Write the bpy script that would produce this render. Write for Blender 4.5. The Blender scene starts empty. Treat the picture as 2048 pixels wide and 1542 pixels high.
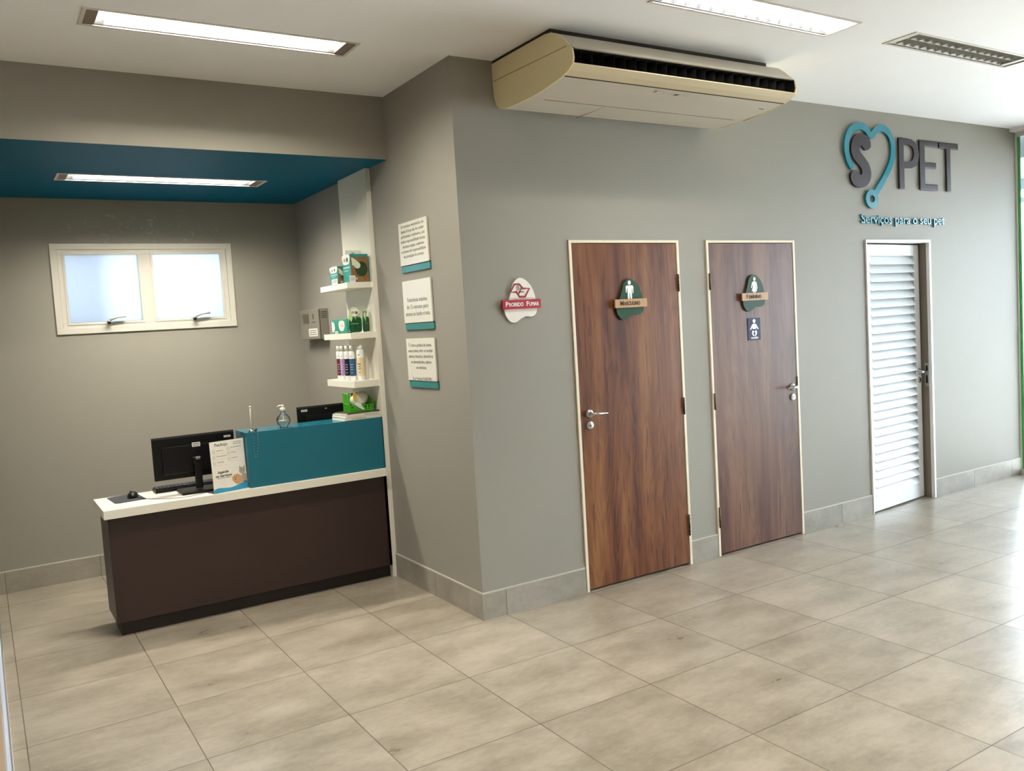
import bpy, bmesh, math, random
from mathutils import Vector, Matrix
random.seed(7)
R = math.radians
PI = math.pi
S = bpy.context.scene
C = S.collection

# ------------------------------------------------------------------ camera
def cam_axes(y, p, r):
    y, p, r = R(y), R(p), R(r)
    Rz = Matrix.Rotation(y, 3, 'Z'); Rx = Matrix.Rotation(p, 3, 'X'); Ry = Matrix.Rotation(r, 3, 'Y')
    return Rz @ Rx @ Ry
A = cam_axes(-32.0014, -4.1475, 3.4514)
cam = bpy.data.cameras.new('camera'); cam.sensor_width = 36.0; cam.lens = 1703.912 * 36.0 / 2048.0
cam.clip_start = 0.05; cam.clip_end = 200
co = bpy.data.objects.new('camera', cam); C.objects.link(co)
M = Matrix((A.col[0], A.col[2], -A.col[1])).transposed().to_4x4()
M.translation = (-2.2786, -4.0876, 1.6484)
co.matrix_world = M
S.camera = co
# ------------------------------------------------------------------ world, exposure
w = bpy.data.worlds.new('daylight'); S.world = w; w.use_nodes = True
bgn = w.node_tree.nodes['Background']; bgn.inputs[0].default_value = (0.74, 0.88, 1.0, 1); bgn.inputs[1].default_value = 14.8
S.view_settings.view_transform = 'Standard'; S.view_settings.look = 'None'
S.view_settings.exposure = 0.38; S.view_settings.gamma = 1.0
try: S.cycles.use_denoising = True
except Exception: pass
LAMP = 24.0        # watts of one ceiling troffer
LAMPCOL = (1.0, 0.93, 0.78)
sun = bpy.data.lights.new('sun', 'SUN'); sun.energy = 14.0; sun.angle = R(1.0); sun.color = (1.0, 0.96, 0.9)
so = bpy.data.objects.new('sun', sun); C.objects.link(so); so.rotation_euler = (R(12), R(41), 0); so.location = (12, -4, 8)

# ------------------------------------------------------------------ materials
def lin(c):
    return tuple(((v / 255.0) / 12.92 if v / 255.0 <= 0.04045 else ((v / 255.0 + 0.055) / 1.055) ** 2.4) for v in c)
def new_mat(name):
    m = bpy.data.materials.new(name); m.use_nodes = True
    nt = m.node_tree; b = nt.nodes['Principled BSDF']
    return m, nt, b
def N(nt, typ, **kw):
    n = nt.nodes.new(typ)
    for k, v in kw.items():
        if k.startswith('i_'):
            key = k[2:]; key = int(key) if key.isdigit() else key
            n.inputs[key].default_value = v
        else: setattr(n, k, v)
    return n
def mth(nt, op, a, b=None, c=None):
    n = nt.nodes.new('ShaderNodeMath'); n.operation = op
    for i, v in enumerate((a, b, c)):
        if v is None: continue
        if isinstance(v, (int, float)): n.inputs[i].default_value = v
        else: nt.links.new(v, n.inputs[i])
    return n.outputs[0]
def mixc(nt, fac, a, b, mode='MIX'):
    n = nt.nodes.new('ShaderNodeMix'); n.data_type = 'RGBA'; n.blend_type = mode
    for sock, v in ((n.inputs[0], fac), (n.inputs[6], a), (n.inputs[7], b)):
        if isinstance(v, (int, float)): sock.default_value = v
        elif isinstance(v, tuple): sock.default_value = v if len(v) == 4 else v + (1,)
        else: nt.links.new(v, sock)
    return n.outputs[2]
def mat(name, rgb, rough=0.5, metal=0.0, var=0.06, scale=20.0, bump=0.0, spec=0.5, bscale=None, coat=0.0):
    m, nt, b = new_mat(name)
    base = lin(rgb)
    tc = N(nt, 'ShaderNodeTexCoord')
    no = N(nt, 'ShaderNodeTexNoise', i_Scale=scale, i_Detail=4.0)
    nt.links.new(tc.outputs['Object'], no.inputs['Vector'])
    hi = tuple(min(1, v * (1 + var)) for v in base); lo = tuple(v * (1 - var) for v in base)
    nt.links.new(mixc(nt, no.outputs['Fac'], lo, hi), b.inputs['Base Color'])
    b.inputs['Roughness'].default_value = rough; b.inputs['Metallic'].default_value = metal
    b.inputs['Specular IOR Level'].default_value = spec
    b.inputs['Coat Weight'].default_value = coat
    if bump:
        n2 = N(nt, 'ShaderNodeTexNoise', i_Scale=bscale or scale * 8, i_Detail=3.0)
        nt.links.new(tc.outputs['Object'], n2.inputs['Vector'])
        bp = N(nt, 'ShaderNodeBump', i_Strength=bump, i_Distance=0.002)
        nt.links.new(n2.outputs['Fac'], bp.inputs['Height']); nt.links.new(bp.outputs[0], b.inputs['Normal'])
    return m
TX, TY, TS = -1.6449, 0.5696, 0.5975
def tile_mat(name, c1, c2, grout, rough, gw=0.0022, gx=True, gy=True, varT=0.05):
    m, nt, b = new_mat(name)
    tc = N(nt, 'ShaderNodeTexCoord'); sp = N(nt, 'ShaderNodeSeparateXYZ'); nt.links.new(tc.outputs['Object'], sp.inputs[0])
    fx = mth(nt, 'DIVIDE', mth(nt, 'SUBTRACT', sp.outputs[0], TX), TS)
    fy = mth(nt, 'DIVIDE', mth(nt, 'SUBTRACT', sp.outputs[1], TY), TS)
    def edge(f):
        fr = mth(nt, 'FRACT', f)
        return mth(nt, 'MINIMUM', fr, mth(nt, 'SUBTRACT', 1.0, fr))
    d = mth(nt, 'MINIMUM', edge(fx), edge(fy))
    ix = mth(nt, 'FLOOR', fx); iy = mth(nt, 'FLOOR', fy)
    cb = N(nt, 'ShaderNodeCombineXYZ'); nt.links.new(ix, cb.inputs[0]); nt.links.new(iy, cb.inputs[1])
    wn = N(nt, 'ShaderNodeTexWhiteNoise'); nt.links.new(cb.outputs[0], wn.inputs['Vector'])
    # mottled glaze, each tile with its own offset, streaked a little along x
    va = N(nt, 'ShaderNodeVectorMath', operation='MULTIPLY_ADD')
    nt.links.new(wn.outputs['Color'], va.inputs[0]); va.inputs[1].default_value = (9, 9, 9); nt.links.new(tc.outputs['Object'], va.inputs[2])
    sc = N(nt, 'ShaderNodeVectorMath', operation='MULTIPLY'); nt.links.new(va.outputs[0], sc.inputs[0]); sc.inputs[1].default_value = (1.0, 2.0, 1.5)
    n1 = N(nt, 'ShaderNodeTexNoise', i_Scale=2.6, i_Detail=7.0, i_Roughness=0.62); nt.links.new(sc.outputs[0], n1.inputs['Vector'])
    n2 = N(nt, 'ShaderNodeTexNoise', i_Scale=24.0, i_Detail=6.0, i_Roughness=0.7); nt.links.new(sc.outputs[0], n2.inputs['Vector'])
    f = mth(nt, 'ADD', mth(nt, 'MULTIPLY', n1.outputs['Fac'], 0.72), mth(nt, 'MULTIPLY', n2.outputs['Fac'], 0.28))
    f = mth(nt, 'MULTIPLY_ADD', f, 3.6, -1.3)
    n_cl = nt.nodes.new('ShaderNodeClamp'); nt.links.new(f, n_cl.inputs[0])
    base = mixc(nt, n_cl.outputs[0], lin(c1), lin(c2))
    tint = mth(nt, 'MULTIPLY_ADD', wn.outputs['Value'], varT * 2, 1 - varT)
    tm = N(nt, 'ShaderNodeVectorMath', operation='SCALE'); nt.links.new(base, tm.inputs[0]); nt.links.new(tint, tm.inputs['Scale'])
    g = mth(nt, 'LESS_THAN', d, gw / TS)
    gm = N(nt, 'ShaderNodeTexNoise', i_Scale=5.0); nt.links.new(tc.outputs['Object'], gm.inputs['Vector'])
    g2 = mth(nt, 'MULTIPLY', g, mth(nt, 'MULTIPLY_ADD', gm.outputs['Fac'], 0.9, 0.35))
    n_c2 = nt.nodes.new('ShaderNodeClamp'); nt.links.new(g2, n_c2.inputs[0])
    nt.links.new(mixc(nt, n_c2.outputs[0], tm.outputs[0], lin(grout)), b.inputs['Base Color'])
    nt.links.new(mth(nt, 'ADD', mth(nt, 'MULTIPLY_ADD', n1.outputs['Fac'], 0.14, rough - 0.07), mth(nt, 'MULTIPLY', g, 0.3)), b.inputs['Roughness'])
    bp = N(nt, 'ShaderNodeBump', i_Strength=0.25, i_Distance=0.002)
    hgt = mth(nt, 'SUBTRACT', mth(nt, 'MULTIPLY', n2.outputs['Fac'], 0.25), g)
    nt.links.new(hgt, bp.inputs['Height']); nt.links.new(bp.outputs[0], b.inputs['Normal'])
    return m
def wall_mat(name, rgb, rough=0.55, scuffs=None, bump=0.25, low_rgb=None):
    m, nt, b = new_mat(name)
    tc = N(nt, 'ShaderNodeTexCoord')
    n1 = N(nt, 'ShaderNodeTexNoise', i_Scale=1.2, i_Detail=5.0); nt.links.new(tc.outputs['Object'], n1.inputs['Vector'])
    base = lin(rgb)
    col = mixc(nt, n1.outputs['Fac'], tuple(v * 0.95 for v in base), tuple(min(1, v * 1.05) for v in base))
    if scuffs:
        # pale scratches of peeled paint in one region (centre, radius)
        (cx, cy, cz, rx, rz) = scuffs
        sp = N(nt, 'ShaderNodeSeparateXYZ'); nt.links.new(tc.outputs['Object'], sp.inputs[0])
        dx = mth(nt, 'DIVIDE', mth(nt, 'SUBTRACT', sp.outputs[0], cx), rx); dz = mth(nt, 'DIVIDE', mth(nt, 'SUBTRACT', sp.outputs[2], cz), rz)
        rr = mth(nt, 'ADD', mth(nt, 'MULTIPLY', dx, dx), mth(nt, 'MULTIPLY', dz, dz))
        n2 = N(nt, 'ShaderNodeTexNoise', i_Scale=26.0, i_Detail=5.0, i_Distortion=1.2); nt.links.new(tc.outputs['Object'], n2.inputs['Vector'])
        msk = mth(nt, 'MULTIPLY', mth(nt, 'GREATER_THAN', n2.outputs['Fac'], 0.62), mth(nt, 'LESS_THAN', rr, 1.0))
        col = mixc(nt, mth(nt, 'MULTIPLY', msk, 0.35), col, tuple(min(1, v * 1.8) for v in base))
    nt.links.new(col, b.inputs['Base Color'])
    b.inputs['Roughness'].default_value = rough; b.inputs['Specular IOR Level'].default_value = 0.3
    n3 = N(nt, 'ShaderNodeTexNoise', i_Scale=140.0, i_Detail=3.0); nt.links.new(tc.outputs['Object'], n3.inputs['Vector'])
    bp = N(nt, 'ShaderNodeBump', i_Strength=bump, i_Distance=0.001)
    nt.links.new(n3.outputs['Fac'], bp.inputs['Height']); nt.links.new(bp.outputs[0], b.inputs['Normal'])
    return m
def wood_mat(name, seed, cols, rough=0.38, sx=1.0):
    m, nt, b = new_mat(name)
    tc = N(nt, 'ShaderNodeTexCoord')
    ad = N(nt, 'ShaderNodeVectorMath', operation='ADD'); nt.links.new(tc.outputs['Object'], ad.inputs[0]); ad.inputs[1].default_value = (seed, seed * 0.37, seed * 1.7)
    def stretched(sv, scale, detail, dist=0.0, rough_=0.55):
        mu = N(nt, 'ShaderNodeVectorMath', operation='MULTIPLY'); nt.links.new(ad.outputs[0], mu.inputs[0]); mu.inputs[1].default_value = sv
        n = N(nt, 'ShaderNodeTexNoise', i_Scale=scale, i_Detail=detail, i_Distortion=dist, i_Roughness=rough_); nt.links.new(mu.outputs[0], n.inputs['Vector']); return n.outputs['Fac']
    broad = stretched((sx, 1, 0.07), 7.0, 2.0)           # board to board tone
    flame = stretched((sx, 1, 0.16), 3.2, 3.0, 0.6)
    rings = mth(nt, 'SINE', mth(nt, 'MULTIPLY', flame, 95.0))
    fine = stretched((sx, 1, 0.03), 120.0, 5.0)
    pores = stretched((sx, 1, 0.06), 60.0, 3.0)
    cr = N(nt, 'ShaderNodeValToRGB')
    el = cr.color_ramp.elements
    el[0].position = 0.36; el[0].color = lin(cols[0]) + (1,)
    el[1].position = 0.64; el[1].color = lin(cols[2]) + (1,)
    e = el.new(0.5); e.color = lin(cols[1]) + (1,)
    f = mth(nt, 'ADD', mth(nt, 'MULTIPLY', broad, 0.78), mth(nt, 'MULTIPLY', fine, 0.22))
    f = mth(nt, 'ADD', f, mth(nt, 'MULTIPLY', rings, 0.028))
    nt.links.new(f, cr.inputs[0])
    dark = mth(nt, 'MULTIPLY', mth(nt, 'LESS_THAN', pores, 0.37), 0.45)
    col = mixc(nt, dark, cr.outputs[0], lin(cols[3]))
    nt.links.new(col, b.inputs['Base Color'])
    b.inputs['Roughness'].default_value = rough
    b.inputs['Specular IOR Level'].default_value = 0.3
    return m
def emit(name, rgb, st):
    m, nt, b = new_mat(name)
    b.inputs['Base Color'].default_value = lin(rgb) + (1,)
    b.inputs['Emission Color'].default_value = lin(rgb) + (1,); b.inputs['Emission Strength'].default_value = st
    return m
def glass(name, tint=(1, 1, 1), refl=0.08):
    m, nt, b = new_mat(name); nt.nodes.remove(b)
    t = N(nt, 'ShaderNodeBsdfTransparent'); t.inputs[0].default_value = tint + (1,)
    g = N(nt, 'ShaderNodeBsdfGlossy', i_Roughness=0.02)
    fr = N(nt, 'ShaderNodeFresnel', i_IOR=1.45)
    mx = N(nt, 'ShaderNodeMixShader'); nt.links.new(fr.outputs[0], mx.inputs[0])
    nt.links.new(t.outputs[0], mx.inputs[1]); nt.links.new(g.outputs[0], mx.inputs[2])
    nt.links.new(mx.outputs[0], nt.nodes['Material Output'].inputs[0])
    return m
def frosted(name):
    m, nt, b = new_mat(name); nt.nodes.remove(b)
    t = N(nt, 'ShaderNodeBsdfTranslucent'); t.inputs[0].default_value = (0.37, 0.38, 0.395, 1)
    g = N(nt, 'ShaderNodeBsdfGlossy', i_Roughness=0.15)
    mx = N(nt, 'ShaderNodeMixShader'); mx.inputs[0].default_value = 0.04
    nt.links.new(t.outputs[0], mx.inputs[1]); nt.links.new(g.outputs[0], mx.inputs[2])
    nt.links.new(mx.outputs[0], nt.nodes['Material Output'].inputs[0])
    return m

WALL = wall_mat('wall paint', (150, 146, 136))
WALLB = wall_mat('wall paint alcove', (150, 146, 136), scuffs=(-1.15, 2.7, 2.5, 0.55, 0.12))
CEIL = wall_mat('ceiling paint', (242, 241, 240), 0.7, bump=0.15)
TEALP = wall_mat('teal paint', (0, 88, 116), 0.5)
TEALP.node_tree.nodes['Principled BSDF'].inputs['Specular IOR Level'].default_value = 0.08
FLOORM = tile_mat('floor tiles', (136, 126, 110), (174, 164, 148), (78, 68, 58), 0.30)
BASEM = tile_mat('baseboard tiles', (138, 132, 120), (166, 160, 148), (78, 72, 64), 0.45, gw=0.002)
BEAD = mat('baseboard bead', (188, 183, 170), 0.6)
TEAL = mat('teal laminate', (18, 100, 118), 0.35, var=0.03)
BROWN = mat('dark brown laminate', (50, 34, 31), 0.42, var=0.05)
WHITEL = mat('white laminate', (232, 228, 214), 0.38, var=0.02)
WHITEP = mat('white plastic', (235, 235, 230), 0.4, var=0.02)
ALUW = mat('white painted aluminium', (208, 204, 194), 0.4, var=0.03)
JAMB = mat('cream door frame paint', (228, 216, 190), 0.45, var=0.05)
LOUV = mat('white painted louvre', (232, 236, 238), 0.35, var=0.02)
CHROME = mat('chrome', (205, 205, 208), 0.18, 1.0, var=0.02)
STEEL = mat('satin steel', (175, 172, 166), 0.35, 1.0, var=0.04)
HINGE = mat('aged brass hinge', (90, 74, 56), 0.45, 0.8)
BLACK = mat('black plastic', (9, 9, 10), 0.4, var=0.1, spec=.3)
BLACK2 = mat('black screen glass', (9, 9, 11), 0.15)
BLACKV = mat('black void', (6, 6, 6), 0.9)
DKGREY = mat('dark grey mat fabric', (52, 52, 60), 0.8)
ACM = mat('air conditioner grey white', (196, 188, 172), 0.5, var=0.03, scale=4)
ACY = mat('air conditioner yellowed plastic', (226, 210, 164), 0.5, var=0.04, scale=4)
ACF = mat('air conditioner cream flap', (208, 192, 158), 0.5, var=0.03, scale=4)
SEAM = mat('dark seam', (60, 52, 40), 0.8)
FRAMEG = mat('troffer frame', (205, 198, 188), 0.5, var=0.02)
CAPG = mat('troffer end cap', (128, 112, 98), 0.5, var=0.02)
ALUM = mat('mirror louvre aluminium', (176, 178, 180), 0.5, 1.0, var=0.02)
ALUOFF = mat('grey satin louvre', (176, 176, 170), 0.5, 0.0, var=0.02)
TUBEON = emit('lit fluorescent tube', (246, 250, 255), 26.0)
TUBEOFF = mat('unlit tube', (225, 225, 222), 0.3)
GLASS = glass('clear glass')
GREENG, nt_, b_ = new_mat('green film on glass'); b_.inputs['Base Color'].default_value = lin((120, 215, 125)) + (1,); b_.inputs['Roughness'].default_value = .4
tr_ = N(nt_, 'ShaderNodeBsdfTransparent'); tr_.inputs[0].default_value = (.10, .22, .12, 1); mx_ = N(nt_, 'ShaderNodeMixShader'); mx_.inputs[0].default_value = .5
nt_.links.new(b_.outputs[0], mx_.inputs[1]); nt_.links.new(tr_.outputs[0], mx_.inputs[2]); nt_.links.new(mx_.outputs[0], nt_.nodes['Material Output'].inputs[0])
FROST = frosted('frosted glass')
REDM = mat('red paint', (176, 42, 56), 0.4)
CREAM = mat('cream sign board', (236, 230, 220), 0.45)
GREEN = mat('dark green sign board', (26, 66, 40), 0.5, spec=.25)
SIGNW = mat('light wood plank', (176, 136, 92), 0.5, var=0.2, scale=60)
INK = mat('dark carved lettering', (60, 42, 26), 0.6)
GREYI = mat('grey ink', (120, 122, 112), 0.6)
LOGOT = mat('turquoise acrylic', (10, 130, 148), 0.22, var=0.02)
LOGOB = mat('brown acrylic', (44, 31, 35), 0.5, var=0.05, spec=.3)
NAVY = mat('navy sign', (20, 26, 74), 0.5, spec=.25)
WHITEI = mat('white ink', (240, 240, 238), 0.5)
BOARD = mat('pale sign board', (222, 220, 208), 0.25, var=0.01)
SIGNT = mat('teal acrylic strip', (40, 128, 128), 0.2, var=0.04)
GREYB = mat('light grey metal box', (134, 129, 117), 0.45, 0.0, var=0.03)
SCREENG = mat('grey display window', (92, 84, 72), 0.3)
PAPER = mat('paper white', (236, 232, 222), 0.6)
BLUEP = mat('printed blue', (52, 150, 190), 0.5)
GREENP = mat('bright green plastic', (66, 160, 28), 0.35, var=0.08)
GREENB = mat('packet green', (22, 140, 116), 0.35, var=0.08)
TEALB = mat('carton teal', (44, 138, 132), 0.4, var=0.1)
OLIVE = mat('carton picture brown', (134, 100, 62), 0.4, var=0.35, scale=45)
DGREEN = mat('picture dark green', (36, 62, 34), 0.4, var=0.3, scale=60)
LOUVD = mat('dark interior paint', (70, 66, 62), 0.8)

# ------------------------------------------------------------------ geometry helpers
class MB:
    def __init__(s): s.bm = bmesh.new()
    def poly(s, pts):
        vs = [s.bm.verts.new(p) for p in pts]; return s.bm.faces.new(vs)
    def box(s, x0, x1, y0, y1, z0, z1, bev=0.0, mtx=None):
        t = bmesh.new()
        bmesh.ops.create_cube(t, size=1.0)
        for v in t.verts:
            v.co = Vector((x0 + (v.co.x + .5) * (x1 - x0), y0 + (v.co.y + .5) * (y1 - y0), z0 + (v.co.z + .5) * (z1 - z0)))
        if bev: bmesh.ops.bevel(t, geom=list(t.edges), offset=bev, segments=2, affect='EDGES', profile=0.6)
        s.merge(t, mtx); return s
    def merge(s, t, mtx=None):
        if mtx is not None: bmesh.ops.transform(t, matrix=mtx, verts=list(t.verts))
        me = bpy.data.meshes.new('t'); t.to_mesh(me); t.free(); s.bm.from_mesh(me); bpy.data.meshes.remove(me); return s
    def prism(s, pts, M4, depth):
        """2-D outline extruded along local z from 0 to depth, then placed by M4"""
        t = bmesh.new()
        a = [t.verts.new((p[0], p[1], 0)) for p in pts]; b = [t.verts.new((p[0], p[1], depth)) for p in pts]
        n = len(pts)
        t.faces.new(list(reversed(a))); t.faces.new(b)
        for i in range(n): t.faces.new((a[i], a[(i + 1) % n], b[(i + 1) % n], b[i]))
        bmesh.ops.recalc_face_normals(t, faces=list(t.faces))
        s.merge(t, M4); return s
    def strip(s, outer, inner, M4, depth):
        for i in range(len(outer) - 1):
            s.prism([outer[i], outer[i + 1], inner[i + 1], inner[i]], M4, depth)
        return s
    def ribbon(s, pts, wd, M4, depth, closed=False, caps=True):
        n = len(pts); L, Rr = [], []
        for i, p in enumerate(pts):
            a = pts[i - 1] if (i > 0 or closed) else p
            b = pts[(i + 1) % n] if (i < n - 1 or closed) else p
            d = Vector((b[0] - a[0], b[1] - a[1])).normalized(); nn = Vector((-d.y, d.x)) * wd / 2
            L.append((p[0] + nn.x, p[1] + nn.y)); Rr.append((p[0] - nn.x, p[1] - nn.y))
        if closed: L.append(L[0]); Rr.append(Rr[0])
        # one solid strip
        t = bmesh.new(); k = len(L)
        v = [[t.verts.new((q[0], q[1], z)) for q in row] for row in (L, Rr) for z in (0, depth)]
        L0, L1, R0, R1 = v
        for i in range(k - 1):
            t.faces.new((L0[i], L0[i + 1], R0[i + 1], R0[i])); t.faces.new((L1[i], R1[i], R1[i + 1], L1[i + 1]))
            t.faces.new((L0[i], L1[i], L1[i + 1], L0[i + 1])); t.faces.new((R0[i], R0[i + 1], R1[i + 1], R1[i]))
        if not closed:
            t.faces.new((L0[0], R0[0], R1[0], L1[0])); t.faces.new((L0[-1], L1[-1], R1[-1], R0[-1]))
        bmesh.ops.recalc_face_normals(t, faces=list(t.faces)); s.merge(t, M4)
        if caps and not closed:
            for p in (pts[0], pts[-1]): s.disc(p, wd / 2, M4, depth * 0.995)
        return s
    def disc(s, c, r, M4, depth, n=20, sy=1.0):
        return s.prism([(c[0] + r * math.cos(2 * PI * i / n), c[1] + r * sy * math.sin(2 * PI * i / n)) for i in range(n)], M4, depth)
    def lathe(s, prof, M4=None, n=28):
        t = bmesh.new(); rings = []
        for r, z in prof:
            rings.append([t.verts.new((r * math.cos(2 * PI * i / n), r * math.sin(2 * PI * i / n), z)) for i in range(n)] if r > 1e-6 else [t.verts.new((0, 0, z))])
        for a, b in zip(rings, rings[1:]):
            for i in range(n):
                j = (i + 1) % n
                if len(a) == 1 and len(b) == 1: continue
                if len(a) == 1: t.faces.new((a[0], b[i], b[j]))
                elif len(b) == 1: t.faces.new((a[i], a[j], b[0]))
                else: t.faces.new((a[i], a[j], b[j], b[i]))
        if len(rings[0]) > 1: t.faces.new(list(reversed(rings[0])))
        if len(rings[-1]) > 1: t.faces.new(rings[-1])
        bmesh.ops.recalc_face_normals(t, faces=list(t.faces))
        for f in t.faces: f.smooth = True
        s.merge(t, M4); return s
    def tube(s, pts, r, n=10):
        pts = [Vector(p) for p in pts]; t = bmesh.new(); rings = []
        up = Vector((0, 0, 1))
        for i, p in enumerate(pts):
            d = (pts[min(i + 1, len(pts) - 1)] - pts[max(i - 1, 0)]).normalized()
            u = d.cross(up if abs(d.z) < 0.9 else Vector((1, 0, 0))).normalized(); v = d.cross(u)
            rr = r[i] if isinstance(r, (list, tuple)) else r
            rings.append([t.verts.new(p + (u * math.cos(2 * PI * k / n) + v * math.sin(2 * PI * k / n)) * rr) for k in range(n)])
        for a, b in zip(rings, rings[1:]):
            for k in range(n): t.faces.new((a[k], a[(k + 1) % n], b[(k + 1) % n], b[k]))
        t.faces.new(rings[0]); t.faces.new(list(reversed(rings[-1])))
        bmesh.ops.recalc_face_normals(t, faces=list(t.faces))
        for f in t.faces: f.smooth = True
        s.merge(t); return s
    def text(s, body, size, M4, depth=0.001, width=None, align='CENTER', bold=0.0, spacing=1.0):
        cu = bpy.data.curves.new('txt', 'FONT'); cu.body = body; cu.size = size; cu.extrude = depth / 2; cu.offset = bold
        cu.align_x = align; cu.align_y = 'CENTER'; cu.resolution_u = 3; cu.space_character = spacing
        o = bpy.data.objects.new('txt', cu); C.objects.link(o)
        bpy.context.view_layer.update()
        dg = bpy.context.evaluated_depsgraph_get()
        me = bpy.data.meshes.new_from_object(o.evaluated_get(dg)); bpy.data.objects.remove(o)
        sx = 1.0
        if width:
            xs = [v.co.x for v in me.vertices]
            if xs and max(xs) > min(xs): sx = width / (max(xs) - min(xs))
        t = bmesh.new(); t.from_mesh(me); bpy.data.meshes.remove(me)
        bmesh.ops.transform(t, matrix=M4 @ Matrix.Translation((0, 0, depth / 2)) @ Matrix.Diagonal((sx, 1, 1, 1)), verts=list(t.verts))
        me = bpy.data.meshes.new('t2'); t.to_mesh(me); t.free(); s.bm.from_mesh(me); bpy.data.meshes.remove(me)
        return s
    def marks(s, M4, wd, hh, rows=1, depth=.0003, seed=1):
        """rows of short dashes for print too small to read, centred on M4"""
        rnd = random.Random(seed + int(wd * 9999))
        for k in range(rows):
            z = hh * (.5 - (k + .5) / rows); t = hh / rows * .45; x = -wd / 2
            while x < wd / 2:
                l = min(rnd.uniform(.06, .22) * wd, wd / 2 - x)
                if l > wd * .02: s.prism([(x, z - t / 2), (x + l, z - t / 2), (x + l, z + t / 2), (x, z + t / 2)], M4, depth)
                x += l + wd * .035
        return s
    def build(s, name, m, parent=None, loc=None, smooth=False):
        """vertices are in world space; they are shifted to the origin of the thing they belong to"""
        org = Vector((0, 0, 0))
        if parent is not None: org = Vector(parent['_org'])
        elif loc is not None: org = Vector(loc)
        bmesh.ops.translate(s.bm, vec=-org, verts=list(s.bm.verts))
        me = bpy.data.meshes.new(name); s.bm.to_mesh(me); s.bm.free()
        me.materials.append(m)
        if smooth:
            for p in me.polygons: p.use_smooth = True
        o = bpy.data.objects.new(name, me); C.objects.link(o)
        if parent is not None: o.parent = parent; o['_org'] = parent['_org']
        else: o.location = org; o['_org'] = tuple(org)
        return o
def plane_m(origin, xd, yd):
    x = Vector(xd).normalized(); y = Vector(yd).normalized(); z = x.cross(y)
    m = Matrix((x, y, z)).transposed().to_4x4(); m.translation = Vector(origin); return m
def FRONT(y=0.0): return plane_m((0, y, 0), (1, 0, 0), (0, 0, 1))       # local (x, z), thickness towards the viewer (-y)
def SIDE(x=0.0): return plane_m((x, 0, 0), (0, -1, 0), (0, 0, 1))        # local (-y, z), thickness towards -x
def tag(o, label, cat, group=None):
    o['label'] = label; o['category'] = cat
    if group: o['group'] = group
    return o
def thing(name, label, cat, loc, group=None):
    o = bpy.data.objects.new(name, None); C.objects.link(o); o.location = loc; o.empty_display_size = 0.1
    o['_org'] = tuple(loc); return tag(o, label, cat, group)
def struct(name, loc=(0, 0, 0)):
    o = bpy.data.objects.new(name, None); C.objects.link(o); o.location = loc; o['_org'] = tuple(loc); o['kind'] = 'structure'; o.empty_display_size = 0.1
    return o
def sbuild(mb, name, m):
    o = mb.build(name, m); o['kind'] = 'structure'; return o
def smooth_closed(pts, k=6):
    n = len(pts); out = []
    for i in range(n):
        p0, p1, p2, p3 = pts[i - 1], pts[i], pts[(i + 1) % n], pts[(i + 2) % n]
        for j in range(k):
            t = j / k
            out.append(tuple(0.5 * ((2 * p1[d]) + (-p0[d] + p2[d]) * t + (2 * p0[d] - 5 * p1[d] + 4 * p2[d] - p3[d]) * t * t + (-p0[d] + 3 * p1[d] - 3 * p2[d] + p3[d]) * t ** 3) for d in (0, 1)))
    return out
def smooth_open(pts, k=6):
    n = len(pts); out = []; D = len(pts[0])
    for i in range(n - 1):
        p0, p1, p2, p3 = pts[max(i - 1, 0)], pts[i], pts[i + 1], pts[min(i + 2, n - 1)]
        for j in range(k):
            t = j / k
            out.append(tuple(0.5 * ((2 * p1[d]) + (-p0[d] + p2[d]) * t + (2 * p0[d] - 5 * p1[d] + 4 * p2[d] - p3[d]) * t * t + (-p0[d] + 3 * p1[d] - 3 * p2[d] + p3[d]) * t ** 3) for d in range(D)))
    out.append(tuple(pts[-1])); return out
def dup(root, loc, label=None):
    r = root.copy(); C.objects.link(r); r.location = loc
    if label: r['label'] = label
    for ch in list(root.children):
        c = ch.copy(); C.objects.link(c); c.parent = r
        for g in list(ch.children):
            d = g.copy(); C.objects.link(d); d.parent = c
    return r

# ------------------------------------------------------------------ room shell
H, HS, D1, D2, XR = 3.097, 2.715, 0.8716, 2.712, 5.69
XL, YB = -5.2, -8.2
A3, B3, DH = 3.516, 4.335, 2.10
def slab(mb, x0, x1, y0, y1, z, zt, holes):
    xs = sorted({x0, x1, *[h[0] for h in holes], *[h[1] for h in holes]}); ys = sorted({y0, y1, *[h[2] for h in holes], *[h[3] for h in holes]})
    for i in range(len(xs) - 1):
        for j in range(len(ys) - 1):
            cx, cy = (xs[i] + xs[i + 1]) / 2, (ys[j] + ys[j + 1]) / 2
            if any(h[0] < cx < h[1] and h[2] < cy < h[3] for h in holes): continue
            mb.poly([(xs[i], ys[j], z), (xs[i], ys[j + 1], z), (xs[i + 1], ys[j + 1], z), (xs[i + 1], ys[j], z)])
    for h in holes:   # sides of the recess
        a, b, c, d = h
        for p, q in (((a, c), (b, c)), ((b, c), (b, d)), ((b, d), (a, d)), ((a, d), (a, c))):
            mb.poly([(p[0], p[1], z), (q[0], q[1], z), (q[0], q[1], zt), (p[0], p[1], zt)])
    mb.poly([(x0, y0, zt), (x1, y0, zt), (x1, y1, zt), (x0, y1, zt)])
TROFF = [(-1.763, -0.504, -0.013, 0.210), (0.500, 1.765, -1.262, -1.025), (2.198, 3.462, -1.285, -1.075)]
FILL = [(-3.6, -2.34, -3.9, -3.67), (0.5, 1.765, -3.9, -3.67), (2.9, 4.165, -5.6, -5.37), (-1.6, -0.34, -6.2, -5.97)]  # fill lights added out of view, shaped like the ceiling troffers
SOFL = (-1.769, -0.498, 1.735, 1.970)
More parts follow.
